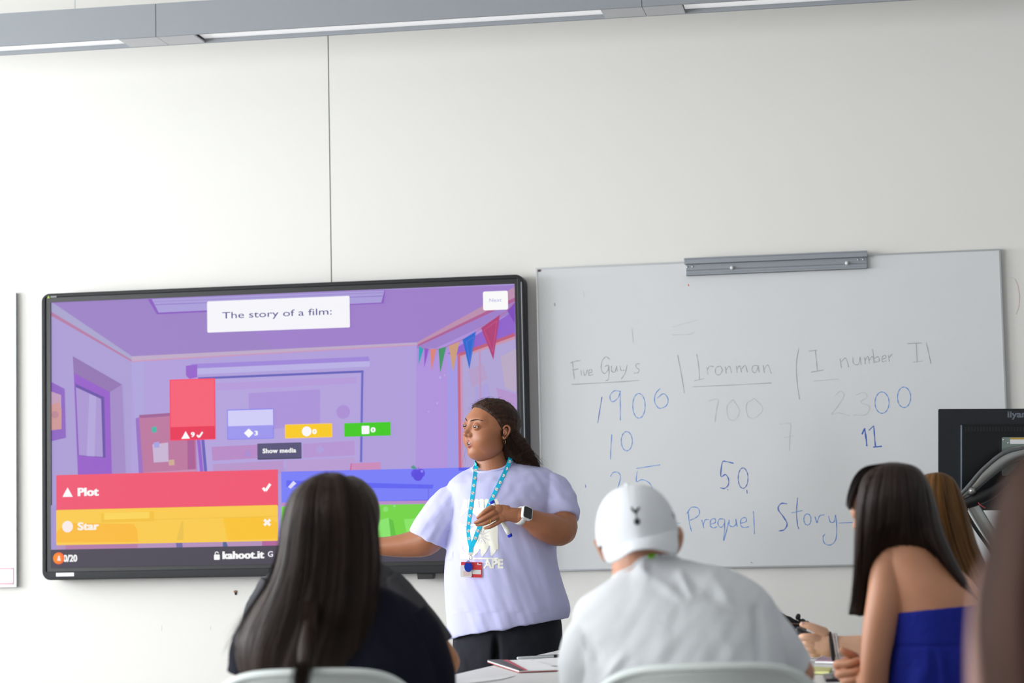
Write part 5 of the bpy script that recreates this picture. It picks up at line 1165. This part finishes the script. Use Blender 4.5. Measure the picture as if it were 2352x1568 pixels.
# ---------------------------------------------------------------- student with very long dark hair
G = Fig(4.60)
M_skinG = mat('skin_tan', (186, 132, 104), .5, var=.04, vscale=30, sss=.05); M_navy = mat('navy_cotton', (20, 21, 34), .85, spec=.15, bump=.12, bscale=800, var=.03, vscale=20)
M_hairG = hairmat('hair_dark_brown', (15, 10, 9), (58, 39, 31), .5, 110, .5, .2)
gf = G.P(790, 1900, 0); gf[2] = 0
girl = root('person', gf, 'seated student with very long straight dark hair and a navy top, seen from behind', 'person')
gp, *_ = rear_head(G, (757, 1185, 0), 205, math.radians(178), math.radians(6), 0, M_skinG, ears=False)
core = soup([tube([(758,1240,5,48),(762,1320,5,46),(768,1365,5,55)], 20, 4), loft([(770,1350,6,80,55),(778,1400,6,165,90),(785,1470,6,190,105),(790,1650,6,195,108),(790,1860,6,185,105)], 36), tube([(625,1430,0,40),(580,1520,10,38),(575,1610,60,34),(640,1625,190,27),(700,1615,300,19)], 16, 4), tube([(930,1430,0,44),(985,1520,10,40),(1000,1610,60,34),(930,1622,190,27),(850,1612,300,19)], 16, 4), ell((840, 1612, 320), (30, 12, 34)), ell((705, 1615, 320), (30, 12, 34))], 3.5, 3)[:2]
fgs = [tube([(bx_-14+9*k, 1613, 345, 6), (bx_-16+10*k, 1610, 368, 5.6), (bx_-17+10*k, 1616, 392-5*abs(k-1.5), 4.6)], 8, 3) for bx_ in (840, 705) for k in range(4)]+[tube([(bx_+20*sg, 1613, 315, 7), (bx_+30*sg, 1612, 335, 6.4), (bx_+26*sg, 1614, 355, 5.4)], 8, 3) for bx_, sg in ((840, -1), (705, 1))]
V, Fc = join(gp+[core]+fgs); fig_mesh('body', V, Fc, G, M_skinG, girl)
sh = soup([loft([(766,1332,6,66,50,0,.2),(770,1348,6,118,72,0,.1),(777,1385,6,176,98),(783,1440,6,212,114),(788,1520,6,222,122),(790,1700,6,222,124),(790,1860,6,214,122)], 60, 5), tube([(620,1420,0,52),(585,1480,4,54),(572,1550,16,52)], 20, 5, caps=False), tube([(930,1420,0,56),(968,1480,6,58),(990,1545,22,56),(996,1590,40,52)], 20, 5, caps=False)], 3.5, 4)
GVs = disp_noise(sh[0], sh[2], lambda x, y, d: 4*nz(x*.02, y*.008, d*.01)+2*nz(x*.05-y*.02, y*.02, 2)); fig_mesh('top', GVs, sh[1], G, M_navy, girl)
v, f, _ = soup(legs(G, 790, 1880, 10, 90)+[ell((790, 1880, 10), (195, 70, 122), 0, 16)], 6, 3); fig_mesh('trousers', v, f, G, M_jean, girl)
gg = [[(752,1084,0),(712,1096,0),(668,1135,0),(648,1195,-5),(638,1265,-15),(618,1335,-32),(578,1392,-48),(545,1455,-55),(540,1500,-58),(550,1545,-58)],
      [(752,1083,-5),(712,1098,-48),(684,1140,-80),(668,1210,-95),(656,1290,-112),(632,1370,-122),(604,1440,-124),(586,1500,-118),(585,1550,-112)],
      [(754,1084,-8),(730,1092,-64),(712,1140,-100),(705,1220,-112),(698,1310,-128),(682,1390,-138),(660,1460,-138),(640,1520,-132),(640,1560,-128)],
      [(757,1086,-10),(757,1096,-72),(757,1150,-110),(755,1240,-120),(750,1330,-136),(738,1410,-146),(718,1480,-146),(698,1540,-142),(682,1600,-138)],
      [(760,1084,-8),(786,1090,-64),(804,1140,-98),(810,1220,-110),(806,1310,-126),(798,1390,-136),(780,1450,-134),(765,1510,-130),(752,1555,-128)],
      [(764,1083,-5),(812,1104,-40),(838,1145,-66),(850,1205,-80),(854,1270,-94),(850,1340,-108),(842,1410,-112),(830,1470,-112),(815,1520,-110)],
      [(764,1084,2),(820,1108,2),(850,1150,-5),(864,1205,-18),(871,1260,-34),(871,1315,-56),(866,1365,-82),(858,1410,-98),(850,1455,-104)],
      [(760,1084,8),(815,1105,55),(842,1150,70),(850,1205,60),(856,1260,25),(858,1310,-10),(856,1350,-50),(852,1390,-80),(846,1430,-94)],
      [(757,1085,10),(757,1100,75),(757,1150,90),(757,1210,85),(757,1260,55),(757,1310,10),(757,1340,-40),(757,1370,-70),(757,1400,-90)],
      [(754,1084,8),(705,1105,55),(674,1150,70),(664,1210,60),(656,1275,30),(642,1335,-5),(612,1390,-30),(588,1440,-42),(578,1500,-48)]]
V, Fc, uv = curtain(gg, 46, 14, 3.2, 70)
S1 = strands(gg[:7], 900, 18, 4.5, .8, rng=np.random.default_rng(11), trim=(.8, 1.06), root=.12)
fly = [[(640,1260,-20),(610,1340,-40),(560,1400,-50),(520,1445,-52),(505,1470,-52)], [(600,1370,-50),(560,1420,-55),(530,1475,-58),(515,1520,-58)], [(575,1420,-60),(548,1470,-60),(535,1520,-60),(520,1560,-60)]]
S2 = strands(fly, 60, 14, 5, .45, rng=np.random.default_rng(12), trim=(.6, 1.0))
low = [[(732,1350,-120),(726,1430,-190),(720,1486,-300),(714,1526,-396),(706,1575,-408),(698,1640,-400)], [(712,1355,-120),(708,1435,-190),(702,1486,-302),(696,1526,-400),(688,1575,-410),(682,1640,-402)], [(694,1360,-118),(690,1440,-186),(685,1487,-298),(680,1526,-396),(672,1575,-406),(666,1640,-400)]]
S3 = strands(low, 420, 16, 6, .7, rng=np.random.default_rng(13), trim=(.8, 1.0))
lk = tube([(716,1330,-96,5),(709,1430,-172,13),(702,1484,-290,17),(697,1526,-390,15),(689,1578,-402,11),(682,1640,-396,5)], 16, 6, flat=((0, 0, 1), .3))
V2, F2 = join([(V, Fc), S1[:2], S2[:2], S3[:2], lk]); fig_mesh('hair', V2, F2, G, M_hairG, girl, uv=np.concatenate([uv, S1[2]*.7, S2[2], S3[2], np.stack([lk[0][:, 0]*.012, lk[0][:, 1]*.003], 1)]))

# ---------------------------------------------------------------- student in grey beyond her
A4 = Fig(5.30)
M_skinA = mat('skin_amber', (182, 124, 82), .5, var=.04, vscale=30); M_greyt = mat('charcoal_cotton', (72, 72, 76), .88, spec=.15, bump=.12, bscale=800, var=.03, vscale=20)
af = A4.P(755, 1850, 0); af[2] = 0
p4 = root('person', af, 'student in a charcoal T-shirt, elbow on the table, mostly hidden behind long dark hair', 'person')
ap_, *_ = rear_head(A4, (800, 1200, 0), 186, math.radians(165), math.radians(8), 0, M_skinA, ears=False)
core = soup([tube([(790,1260,5,42),(775,1310,5,44)], 18, 4), loft([(768,1325,6,50,40),(760,1370,6,110,70),(757,1420,6,150,92),(757,1600,6,150,95),(757,1820,6,150,95)], 36), tube([(905,1385,0,32),(960,1445,4,36),(1016,1512,4,36),(1012,1524,30,34),(950,1530,110,28),(880,1532,190,20)], 20, 5), ell((862, 1533, 205), (26, 11, 22)), tube([(622,1400,0,30),(584,1450,20,32),(600,1535,70,32),(680,1548,140,24),(730,1545,190,18)], 16, 4), ell((745, 1545, 200), (26, 11, 22))], 3, 3)[:2]
fgs = [tube([(845-2*k, 1531, 195+9*k, 5.5), (826-2*k, 1530, 198+9*k, 5), (808, 1533, 200+9*k, 4.2)], 8, 3) for k in range(4)]+[tube([(862, 1531, 186, 6), (848, 1530, 176, 5.5), (838, 1531, 172, 5)], 8, 3)]
V, Fc = join(ap_+[core]+fgs); fig_mesh('body', V, Fc, A4, M_skinA, p4)
sh = soup([loft([(772,1290,6,62,48,0,.2),(768,1298,6,122,68,.02,.1),(762,1330,6,156,84),(757,1400,6,162,96),(757,1500,6,164,100),(757,1700,6,164,100),(757,1800,6,160,98)], 56, 5), tube([(880,1340,0,48),(930,1396,2,48),(985,1462,4,46),(1004,1488,4,44)], 22, 5, caps=False), tube([(640,1345,0,46),(608,1405,8,46),(588,1470,24,44)], 20, 5, caps=False)], 3, 4)
fig_mesh('t_shirt', disp_noise(sh[0], sh[2], lambda x, y, d: 2.5*nz(x*.03-y*.02, y*.012, d*.01)+1.2*nz(x*.08-y*.04, y*.04, 2)), sh[1], A4, M_greyt, p4)
hs = soup([ell((800, 1180, -8), (73, 88, 92)), ell((803, 1222, -22), (66, 58, 70))], 3, 3); hv4 = disp_noise(hs[0], hs[2], lambda x, y, d: 2*nz(x*.05, y*.02, d*.05)); fig_mesh('hair', hv4, hs[1], A4, hairmat('hair_brown', (30, 20, 16), (70, 48, 38), .5, 40, .5), p4, uv=np.stack([hv4[:, 0]*.01, hv4[:, 1]*.01], 1))
v, f, _ = soup(legs(A4, 757, 1850, 10, 70)+[ell((757, 1830, 10), (140, 55, 95), 0, 16)], 6, 3); fig_mesh('trousers', v, f, A4, M_jean, p4)

# ---------------------------------------------------------------- student in the blue strapless dress
H5 = Fig(5.00)
M_skinH = mat('skin_warm_tan', (196, 138, 106), .48, var=.03, vscale=30, bump=.03, bscale=400, sss=.06); M_blue = mat('royal_blue_cotton', (26, 38, 142), .75, spec=.2, bump=.15, bscale=500, var=.04, vscale=20)
M_hairH = hairmat('hair_straight_dark', (17, 12, 11), (62, 46, 41), .46, 120, .5, .24)
hf5 = H5.P(2150, 1870, 0); hf5[2] = 0
g5 = root('person', hf5, 'student with a dark fringe and strapless royal blue dress, leaning on the table', 'person')
hp5, V5, F5, fr5 = rear_head(H5, (2036, 1160, 18), 212, math.radians(112), math.radians(16), math.radians(4), M_skinH, 120, 90, ears=False)
arm5 = tube([(2042,1288,-6,34),(2038,1300,-14,40),(2034,1365,-26,43),(2021,1440,-34,40),(2011,1510,-36,35),(2008,1562,-28,33)], 28, 6)
fore5 = tube([(2008,1566,-26,32),(1990,1560,10,28),(1968,1548,40,24),(1955,1540,52,21)], 22, 5)
palm5 = [ell((1945, 1537, 44), (27, 30, 20), .5)]
f5 = [[(1922,1528,40,10),(1925,1524,24,10),(1946,1524,8,9.4),(1962,1520,2,8.8),(1976,1514,4,7.2)], [(1926,1548,36,10),(1932,1546,18,10),(1954,1544,4,9.4),(1970,1540,0,8.8),(1983,1535,2,7.2)], [(1938,1562,34,9.6),(1946,1562,16,9.6),(1964,1560,4,9),(1978,1557,2,8.4),(1989,1553,4,7)], [(1950,1572,36,9),(1960,1574,20,8.8),(1976,1574,8,8.2),(1988,1572,6,7.6),(1996,1569,8,6.4)],
      [(1970,1520,40,12),(1962,1508,30,10.5),(1950,1501,22,9.5),(1940,1496,18,8.4),(1934,1493,18,7)]]
bk5 = loft([(2080,1243,10,50,46),(2090,1256,6,70,58),(2108,1300,2,92,70),(2138,1350,0,106,80),(2155,1410,0,108,84),(2162,1500,0,112,88),(2164,1650,0,118,92),(2160,1800,0,128,100),(2155,1860,0,125,100)], 48)
core = soup([tube([(2052,1215,22,46),(2070,1255,18,48)], 20, 4), bk5, ell((2045, 1283, -4), (44, 40, 46)), arm5, fore5, tube([(2175,1345,40,28),(2175,1390,90,34),(2100,1480,170,34),(2030,1555,190,28),(1980,1558,180,20)], 18, 4)], 2.6, 4)[:2]
hnd = soup(palm5+[fore5]+[tube(q, 14, 4) for q in f5], 1.3, 3)[:2]
V, Fc = join(hp5+[core, hnd]); fig_mesh('body', V, Fc, H5, M_skinH, g5)
nl = []
for q in f5[:4]:
    p = q[-1]; nl.append(ell((p[0]-1, p[1]+.5, p[2]-p[3]*.86), (5, 3.2, 2.2), -.45, 8))
V, Fc = join(nl); fig_mesh('fingernails', V, Fc, H5, mat('nail_pink', (205, 160, 150), .3), g5)
dr = soup([loft([(2154,1398,0,112,88,-.10,.0),(2156,1408,0,114,90,-.09,0),(2160,1450,0,117,93),(2164,1520,0,122,98),(2166,1640,0,130,104),(2164,1800,0,142,112),(2160,1880,0,140,112)], 72, 6)], 2.6, 2)
def dfold(x, y, d): 
    w = max(0, min(1, (y-1480)/50)); return 3.4*w*math.sin(x*.16+d*.12+3*nz(x*.02, y*.01, d*.02))+.8*nz(x*.08, y*.08, d*.08)-(2.2*math.exp(-((y-1484)/5)**2))
dv = disp_noise(dr[0], dr[2], dfold); fig_mesh('dress', dv, dr[1], H5, M_blue, g5)
v, f, _ = soup(legs(H5, 2150, 1870, 10, 62), 6, 3); fig_mesh('leg', v, f, H5, M_skinH, g5)
hh = [[(2045,1062,0),(2010,1070,-30),(1982,1096,-46),(1969,1140,-52),(1965,1190,-48),(1964,1250,-36),(1962,1310,-22),(1957,1370,-14),(1949,1410,-12)],
      [(2045,1061,-2),(2020,1068,-54),(1998,1098,-80),(1986,1145,-90),(1980,1200,-80),(1976,1260,-56),(1974,1320,-32),(1969,1372,-22),(1962,1412,-20)],
      [(2047,1061,-4),(2034,1066,-66),(2022,1098,-96),(2014,1145,-106),(2008,1200,-94),(2000,1260,-60),(1994,1320,-26),(1988,1375,-14),(1984,1412,-12)],
      [(2050,1061,-4),(2055,1066,-70),(2058,1098,-100),(2058,1145,-108),(2056,1195,-96),(2045,1240,-60),(2030,1285,-6),(2018,1330,6),(2008,1370,8)],
      [(2055,1061,-4),(2080,1068,-62),(2094,1102,-88),(2100,1150,-94),(2106,1200,-84),(2114,1238,-70),(2134,1282,-20),(2160,1325,10),(2190,1360,20)],
      [(2058,1061,0),(2098,1070,-44),(2122,1104,-58),(2134,1155,-66),(2143,1205,-72),(2158,1252,-76),(2180,1300,-72),(2208,1345,-58),(2237,1378,-40)],
      [(2058,1062,4),(2104,1072,4),(2132,1108,4),(2150,1160,-8),(2164,1212,-24),(2182,1258,-34),(2204,1304,-34),(2226,1346,-28),(2246,1376,-20)],
      [(2052,1062,8),(2085,1074,60),(2104,1120,76),(2112,1170,76),(2118,1220,66),(2130,1262,56),(2150,1305,54),(2178,1345,50),(2210,1375,44)],
      [(2046,1062,8),(2036,1076,76),(2026,1120,94),(2022,1170,90),(2020,1220,70),(2016,1270,50),(2012,1310,40),(2008,1350,34),(2004,1380,30)],
      [(2044,1062,4),(2005,1072,50),(1990,1105,58),(1985,1150,50),(1984,1200,38),(1982,1250,24),(1978,1310,12),(1972,1360,4),(1966,1400,0)]]
V, Fc, uv = curtain(hh, 44, 12, 2.2, 90, seed=3.0)
bang = [[(2030,1064,-40),(1992,1074,-34),(1966,1100,-26),(1953,1135,-18),(1947,1164,-14)], [(2025,1064,-10),(1985,1072,0),(1962,1096,6),(1950,1130,8),(1945,1163,8)], [(2030,1064,20),(1990,1074,30),(1966,1100,32),(1955,1135,30),(1950,1168,28)], [(2030,1063,-55),(1998,1074,-50),(1974,1100,-44),(1962,1135,-36),(1958,1170,-30)]]
bm_ = soup([tube([(2014,1088,0,15),(1990,1090,2,14),(1970,1109,2,12),(1957,1140,0,8.5),(1952,1166,-2,5)], 16, 5, flat=((0, 0, 1), 2.3))], 2, 2)
S1 = strands(hh[:7], 700, 18, 3.0, .65, rng=np.random.default_rng(21), trim=(.9, 1.02), root=.1); S2 = strands(bang, 240, 12, 2.4, .55, rng=np.random.default_rng(22), trim=(.85, 1.05))
V2, F2 = join([(V, Fc), bm_[:2], S1[:2], S2[:2]]); fig_mesh('hair', V2, F2, H5, M_hairH, g5, uv=np.concatenate([uv, np.stack([bm_[0][:, 2]*.02, bm_[0][:, 1]*.01], 1), S1[2]*.8, S2[2]]))

# ---------------------------------------------------------------- student with sun-streaked hair beyond, holding the clicker
K6 = Fig(5.60)
M_skinK = mat('skin_fair', (224, 178, 148), .48, var=.03, vscale=30, bump=.03, bscale=400, sss=.08)
kf = K6.P(2205, 1830, 0); kf[2] = 0
g6 = root('person', kf, 'student with sun-streaked brown hair behind the blue dress, holding out a black remote', 'person')
kp, *_ = rear_head(K6, (2128, 1190, 6), 168, math.radians(110), math.radians(10), math.radians(3), M_skinK, ears=False)
th6 = [(1892,1452,-8,13),(1876,1444,-18,10.5),(1861,1438,-22,9),(1850,1435,-22,8),(1843,1434,-22,6.4)]
hd6 = [tube([(1935,1483,6,24),(1918,1484,4,24.5),(1900,1480,0,28),(1884,1476,-2,25)], 22, 5, flat=((0, 0, 1), .72)), ell((1886, 1480, 0), (27, 25, 17), .25), tube(th6, 14, 4)]
ix6 = [[(1878,1466,-12,10),(1864,1463,-20,9.4),(1850,1462,-22,8.6),(1841,1463,-16,8),(1840,1466,-2,7)], [(1874,1480,-6,10),(1860,1478,-12,9.4),(1850,1476,-10,8.8),(1848,1476,2,8)], [(1874,1492,-2,9.6),(1862,1492,-8,9),(1854,1490,-6,8.4),(1853,1488,4,7.6)], [(1878,1502,2,8.6),(1868,1502,-3,8),(1862,1500,-1,7.4),(1861,1498,6,6.8)]]
core = soup([tube([(2160,1240,12,38),(2180,1290,12,40)], 18, 4), loft([(2180,1300,10,45,38),(2205,1355,10,95,60),(2210,1420,10,140,85),(2210,1600,10,138,88),(2205,1800,10,140,92)], 36), tube([(2095,1380,10,30),(2075,1430,30,32),(2075,1490,40,32),(2050,1500,28,31),(1990,1487,14,29),(1950,1484,8,25),(1925,1484,4,24)], 22, 5), tube([(2320,1400,10,30),(2330,1450,20,32),(2300,1520,60,32),(2210,1530,120,24),(2160,1528,140,18)], 16, 4)], 2.8, 3)[:2]
hk = soup(hd6+[tube(q, 14, 4) for q in ix6], 1.2, 3)[:2]
V, Fc = join(kp+[core, hk]); fig_mesh('body', V, Fc, K6, M_skinK, g6)
v, f = ell((1843, 1431, -28), (4.5, 3.4, 3), .3, 8); fig_mesh('thumbnail', v, f, K6, mat('nail_pale', (226, 186, 172), .3), g6)
tp = soup([loft([(2192,1310,10,66,50),(2205,1345,10,132,82),(2210,1430,10,148,92),(2210,1600,10,146,95),(2205,1790,10,148,98)], 48)], 4, 3); fig_mesh('top', tp[0], tp[1], K6, M_navy, g6)
v, f, _ = soup(legs(K6, 2205, 1830, 10, 60)+[ell((2205, 1810, 10), (140, 55, 95), 0, 16)], 6, 3); fig_mesh('trousers', v, f, K6, M_jean, g6)
kk = [[(2150,1086,0),(2122,1092,-30),(2108,1130,-50),(2104,1190,-50),(2110,1260,-45),(2122,1330,-45),(2140,1400,-50)],
      [(2150,1085,-4),(2136,1090,-55),(2128,1130,-78),(2132,1190,-82),(2146,1260,-78),(2168,1330,-76),(2195,1395,-78)],
      [(2152,1085,-4),(2160,1088,-60),(2164,1130,-82),(2174,1190,-86),(2192,1260,-84),(2218,1330,-82),(2245,1395,-82)],
      [(2155,1085,-2),(2182,1094,-48),(2200,1135,-62),(2214,1190,-64),(2230,1250,-64),(2256,1315,-62),(2285,1380,-62)],
      [(2156,1086,4),(2188,1098,-6),(2210,1140,-10),(2225,1190,-14),(2240,1245,-20),(2264,1305,-26),(2296,1365,-30)],
      [(2152,1086,8),(2175,1100,50),(2195,1145,60),(2205,1200,55),(2215,1260,40),(2235,1320,20),(2262,1370,4)],
      [(2148,1086,8),(2135,1100,60),(2125,1145,75),(2122,1200,70),(2125,1260,50),(2135,1320,20),(2160,1370,0)]]
V, Fc, uv = curtain(kk, 40, 12, 3.0, 60, seed=9.0)
M_hairK = hairmat('hair_sun_streaked', (34, 22, 14), (140, 96, 44), .5, 46, .5, .2)
S1 = strands(kk[:5], 420, 16, 3.2, .7, rng=np.random.default_rng(31), trim=(.88, 1.04), root=.15)
V2, F2 = join([(V, Fc), S1[:2]]); fig_mesh('hair', V2, F2, K6, M_hairK, g6, uv=np.concatenate([uv, S1[2]]))
# bracelets on that wrist
def bracelet(name, x, r, m, label, beads=0, lean=.35, ry=27.0):
    if beads:
        L = [ell((x+lean*20*math.sin(a)*.6, 1484+ry*math.sin(a), 4-ry*.78*math.cos(a)), (r, r, r), 0, 6) for a in np.linspace(0, 6.283, beads+1)[:-1]]; v, f = join(L)
    else: v, f = tube([(x+lean*20*math.sin(a)*.6, 1484+ry*math.sin(a), 4-ry*.78*math.cos(a), r*(1+.03*math.sin(a*40))) for a in np.linspace(0, 6.283, 97)], 10, 1, caps=False)
    return fig_mesh(name, v, f, K6, m, g6, label=label)
bracelet('bracelet', 1910, 4.2, mat('bracelet_black', (30, 30, 34), .6), 'black braided bracelet', ry=30.5)
bracelet('bracelet', 1918, 2.9, mat('bracelet_pearl', (214, 206, 204), .3), 'bracelet of small pearls', 46, ry=28.5)
bracelet('bracelet', 1924.5, 2.9, mat('bracelet_silver', (206, 206, 208), .22, metal=.85), 'silver bead bracelet', 46, ry=28.5)
# clicker
ck = root('remote_control', K6.P(1855, 1450, -8), 'small black remote held in the outstretched hand with bracelets', 'remote control')
v, f = tube([(1836,1446.5,-11,9.2),(1852,1454,-8,9.2),(1880,1466,-4,8.4)], 20, 5, flat=((.35, -.8, -.35), .62)); fig_mesh('body', v, f, K6, mat('remote_black', (30, 34, 44), .25, coat=.4), ck)
v, f = ell((1851, 1457.5, -16.5), (4.5, 2.6, 2.0), .4, 8); fig_mesh('button', v, f, K6, mat('button_dark_red', (110, 34, 34), .4), ck)

# ---------------------------------------------------------------- black bag behind the white shirt
Q8 = Fig(6.0)
bag = root('handbag', Q8.P(1800, 1528, 30), 'black bag with a frilled rim and a thin tan seam, behind the white T-shirt', 'bag')
bag_m = soup([tube([(1745,1440,30,46),(1790,1462,30,44),(1812,1490,30,38)], 20, 4), tube([(1760,1420,30,26),(1795,1424,30,17),(1836,1440,30,11)], 16, 4), tube([(1745,1480,30,34),(1800,1485,30,30),(1822,1492,30,20)], 16, 4), tube([(1836,1436,30,11),(1842,1450,30,12),(1830,1478,30,16)], 14, 4)], 3, 3)
fig_mesh('bag_body', disp_noise(bag_m[0], bag_m[2], lambda x, y, d: 1.8*nz(x*.08, y*.08, d*.08)), bag_m[1], Q8, mat('bag_black', (18, 17, 18), .7), bag)
v, f = join([ell((1833, 1416, 22), (6, 8, 6), .3, 8), ell((1844, 1426, 26), (7, 6, 7), .3, 8), ell((1854, 1431, 22), (6, 6, 6), 0, 8), ell((1848, 1434, 34), (7, 6, 7), 0, 8), ell((1862, 1437, 26), (5, 5, 5), 0, 8), ell((1838, 1430, 28), (8, 6, 9), 0, 8)]); vv = soup([(v, f)], 1.6, 1)
fig_mesh('frill', vv[0], vv[1], Q8, mat('bag_black_frill', (24, 22, 23), .6), bag)
v, f = tube([(1788,1428,-12,1.3),(1812,1431,-8,1.3),(1842,1433,10,1.3)], 8, 4); fig_mesh('seam', v, f, Q8, mat('seam_tan', (120, 92, 66), .6), bag, label='thin tan seam')

# ---------------------------------------------------------------- close person at the right edge
N7 = Fig(2.0)
M_skinN = mat('skin_rosy_tan', (124, 76, 58), .5, var=.03, vscale=20)
nf_ = N7.P(2600, 4000, 0); nf_[2] = 0
p7 = root('person', nf_, 'out-of-focus person with long brown hair at the right edge, nearest the camera', 'person')
np_, *_ = rear_head(N7, (2570, 1215, 20), 520, math.radians(160), math.radians(8), 0, M_skinN, ears=False)
core = soup([tube([(2580,1400,20,120),(2600,1560,20,130)], 20, 4), loft([(2620,1560,20,220,150),(2640,1700,20,440,240),(2650,1900,20,500,270),(2650,2600,20,480,280),(2640,3200,20,470,290)], 40), tube([(2420,1560,120,95),(2330,1640,140,110),(2310,1900,140,100),(2320,2300,240,88),(2450,2500,600,70)], 20, 4), tube([(2345,1240,130,55),(2300,1330,120,62),(2284,1450,90,62),(2290,1600,60,70)], 20, 4)], 11, 4)[:2]
V, Fc = join(np_+[core]); fig_mesh('body', V, Fc, N7, M_skinN, p7)
nn = [[(2600,985,0),(2440,1000,0),(2350,1050,0),(2298,1120,0),(2270,1220,0),(2252,1320,-10),(2240,1420,-20),(2250,1540,-30),(2275,1700,-40)],
      [(2600,980,-10),(2470,1000,-120),(2400,1080,-180),(2370,1200,-200),(2355,1340,-220),(2350,1480,-240),(2355,1620,-250),(2370,1760,-250)],
      [(2610,980,-20),(2600,1000,-200),(2590,1100,-270),(2580,1250,-290),(2575,1400,-310),(2575,1560,-320),(2580,1720,-320),(2590,1860,-310)],
      [(2620,980,-10),(2740,1010,-120),(2810,1100,-170),(2840,1230,-190),(2855,1370,-210),(2860,1520,-230),(2855,1680,-240),(2840,1800,-240)],
      [(2620,985,10),(2760,1020,40),(2830,1110,50),(2860,1240,40),(2870,1380,20),(2865,1520,-10),(2850,1660,-40),(2835,1760,-60)],
      [(2610,985,20),(2600,1010,200),(2595,1100,240),(2590,1220,240),(2590,1340,200),(2590,1440,120),(2590,1540,40),(2590,1620,-20)],
      [(2600,985,10),(2450,1010,110),(2380,1080,140),(2345,1170,130),(2320,1270,100),(2300,1370,60),(2290,1460,20),(2290,1560,-10)]]
V, Fc, uv = curtain(nn, 40, 12, 9.0, 50, seed=14.0)
S1 = strands(nn[:4], 260, 14, 9, 1.6, rng=np.random.default_rng(41), trim=(.85, 1.0), root=.1)
V2, F2 = join([(V, Fc), S1[:2]]); fig_mesh('hair', V2, F2, N7, hairmat('hair_warm_brown', (22, 13, 9), (74, 45, 32), .65, 50, .3, .1), p7, uv=np.concatenate([uv, S1[2]]))
tp = soup([loft([(2640,1640,20,400,225),(2650,1780,20,490,268),(2650,1900,20,515,285),(2650,2600,20,500,295),(2640,3200,20,490,300)], 48)], 14, 3); fig_mesh('top', tp[0], tp[1], N7, mat('rust_cotton', (120, 74, 60), .85), p7)
v, f, _ = soup(legs(N7, 2640, 3150, 40, 220), 18, 3); fig_mesh('trousers', v, f, N7, M_jean, p7)
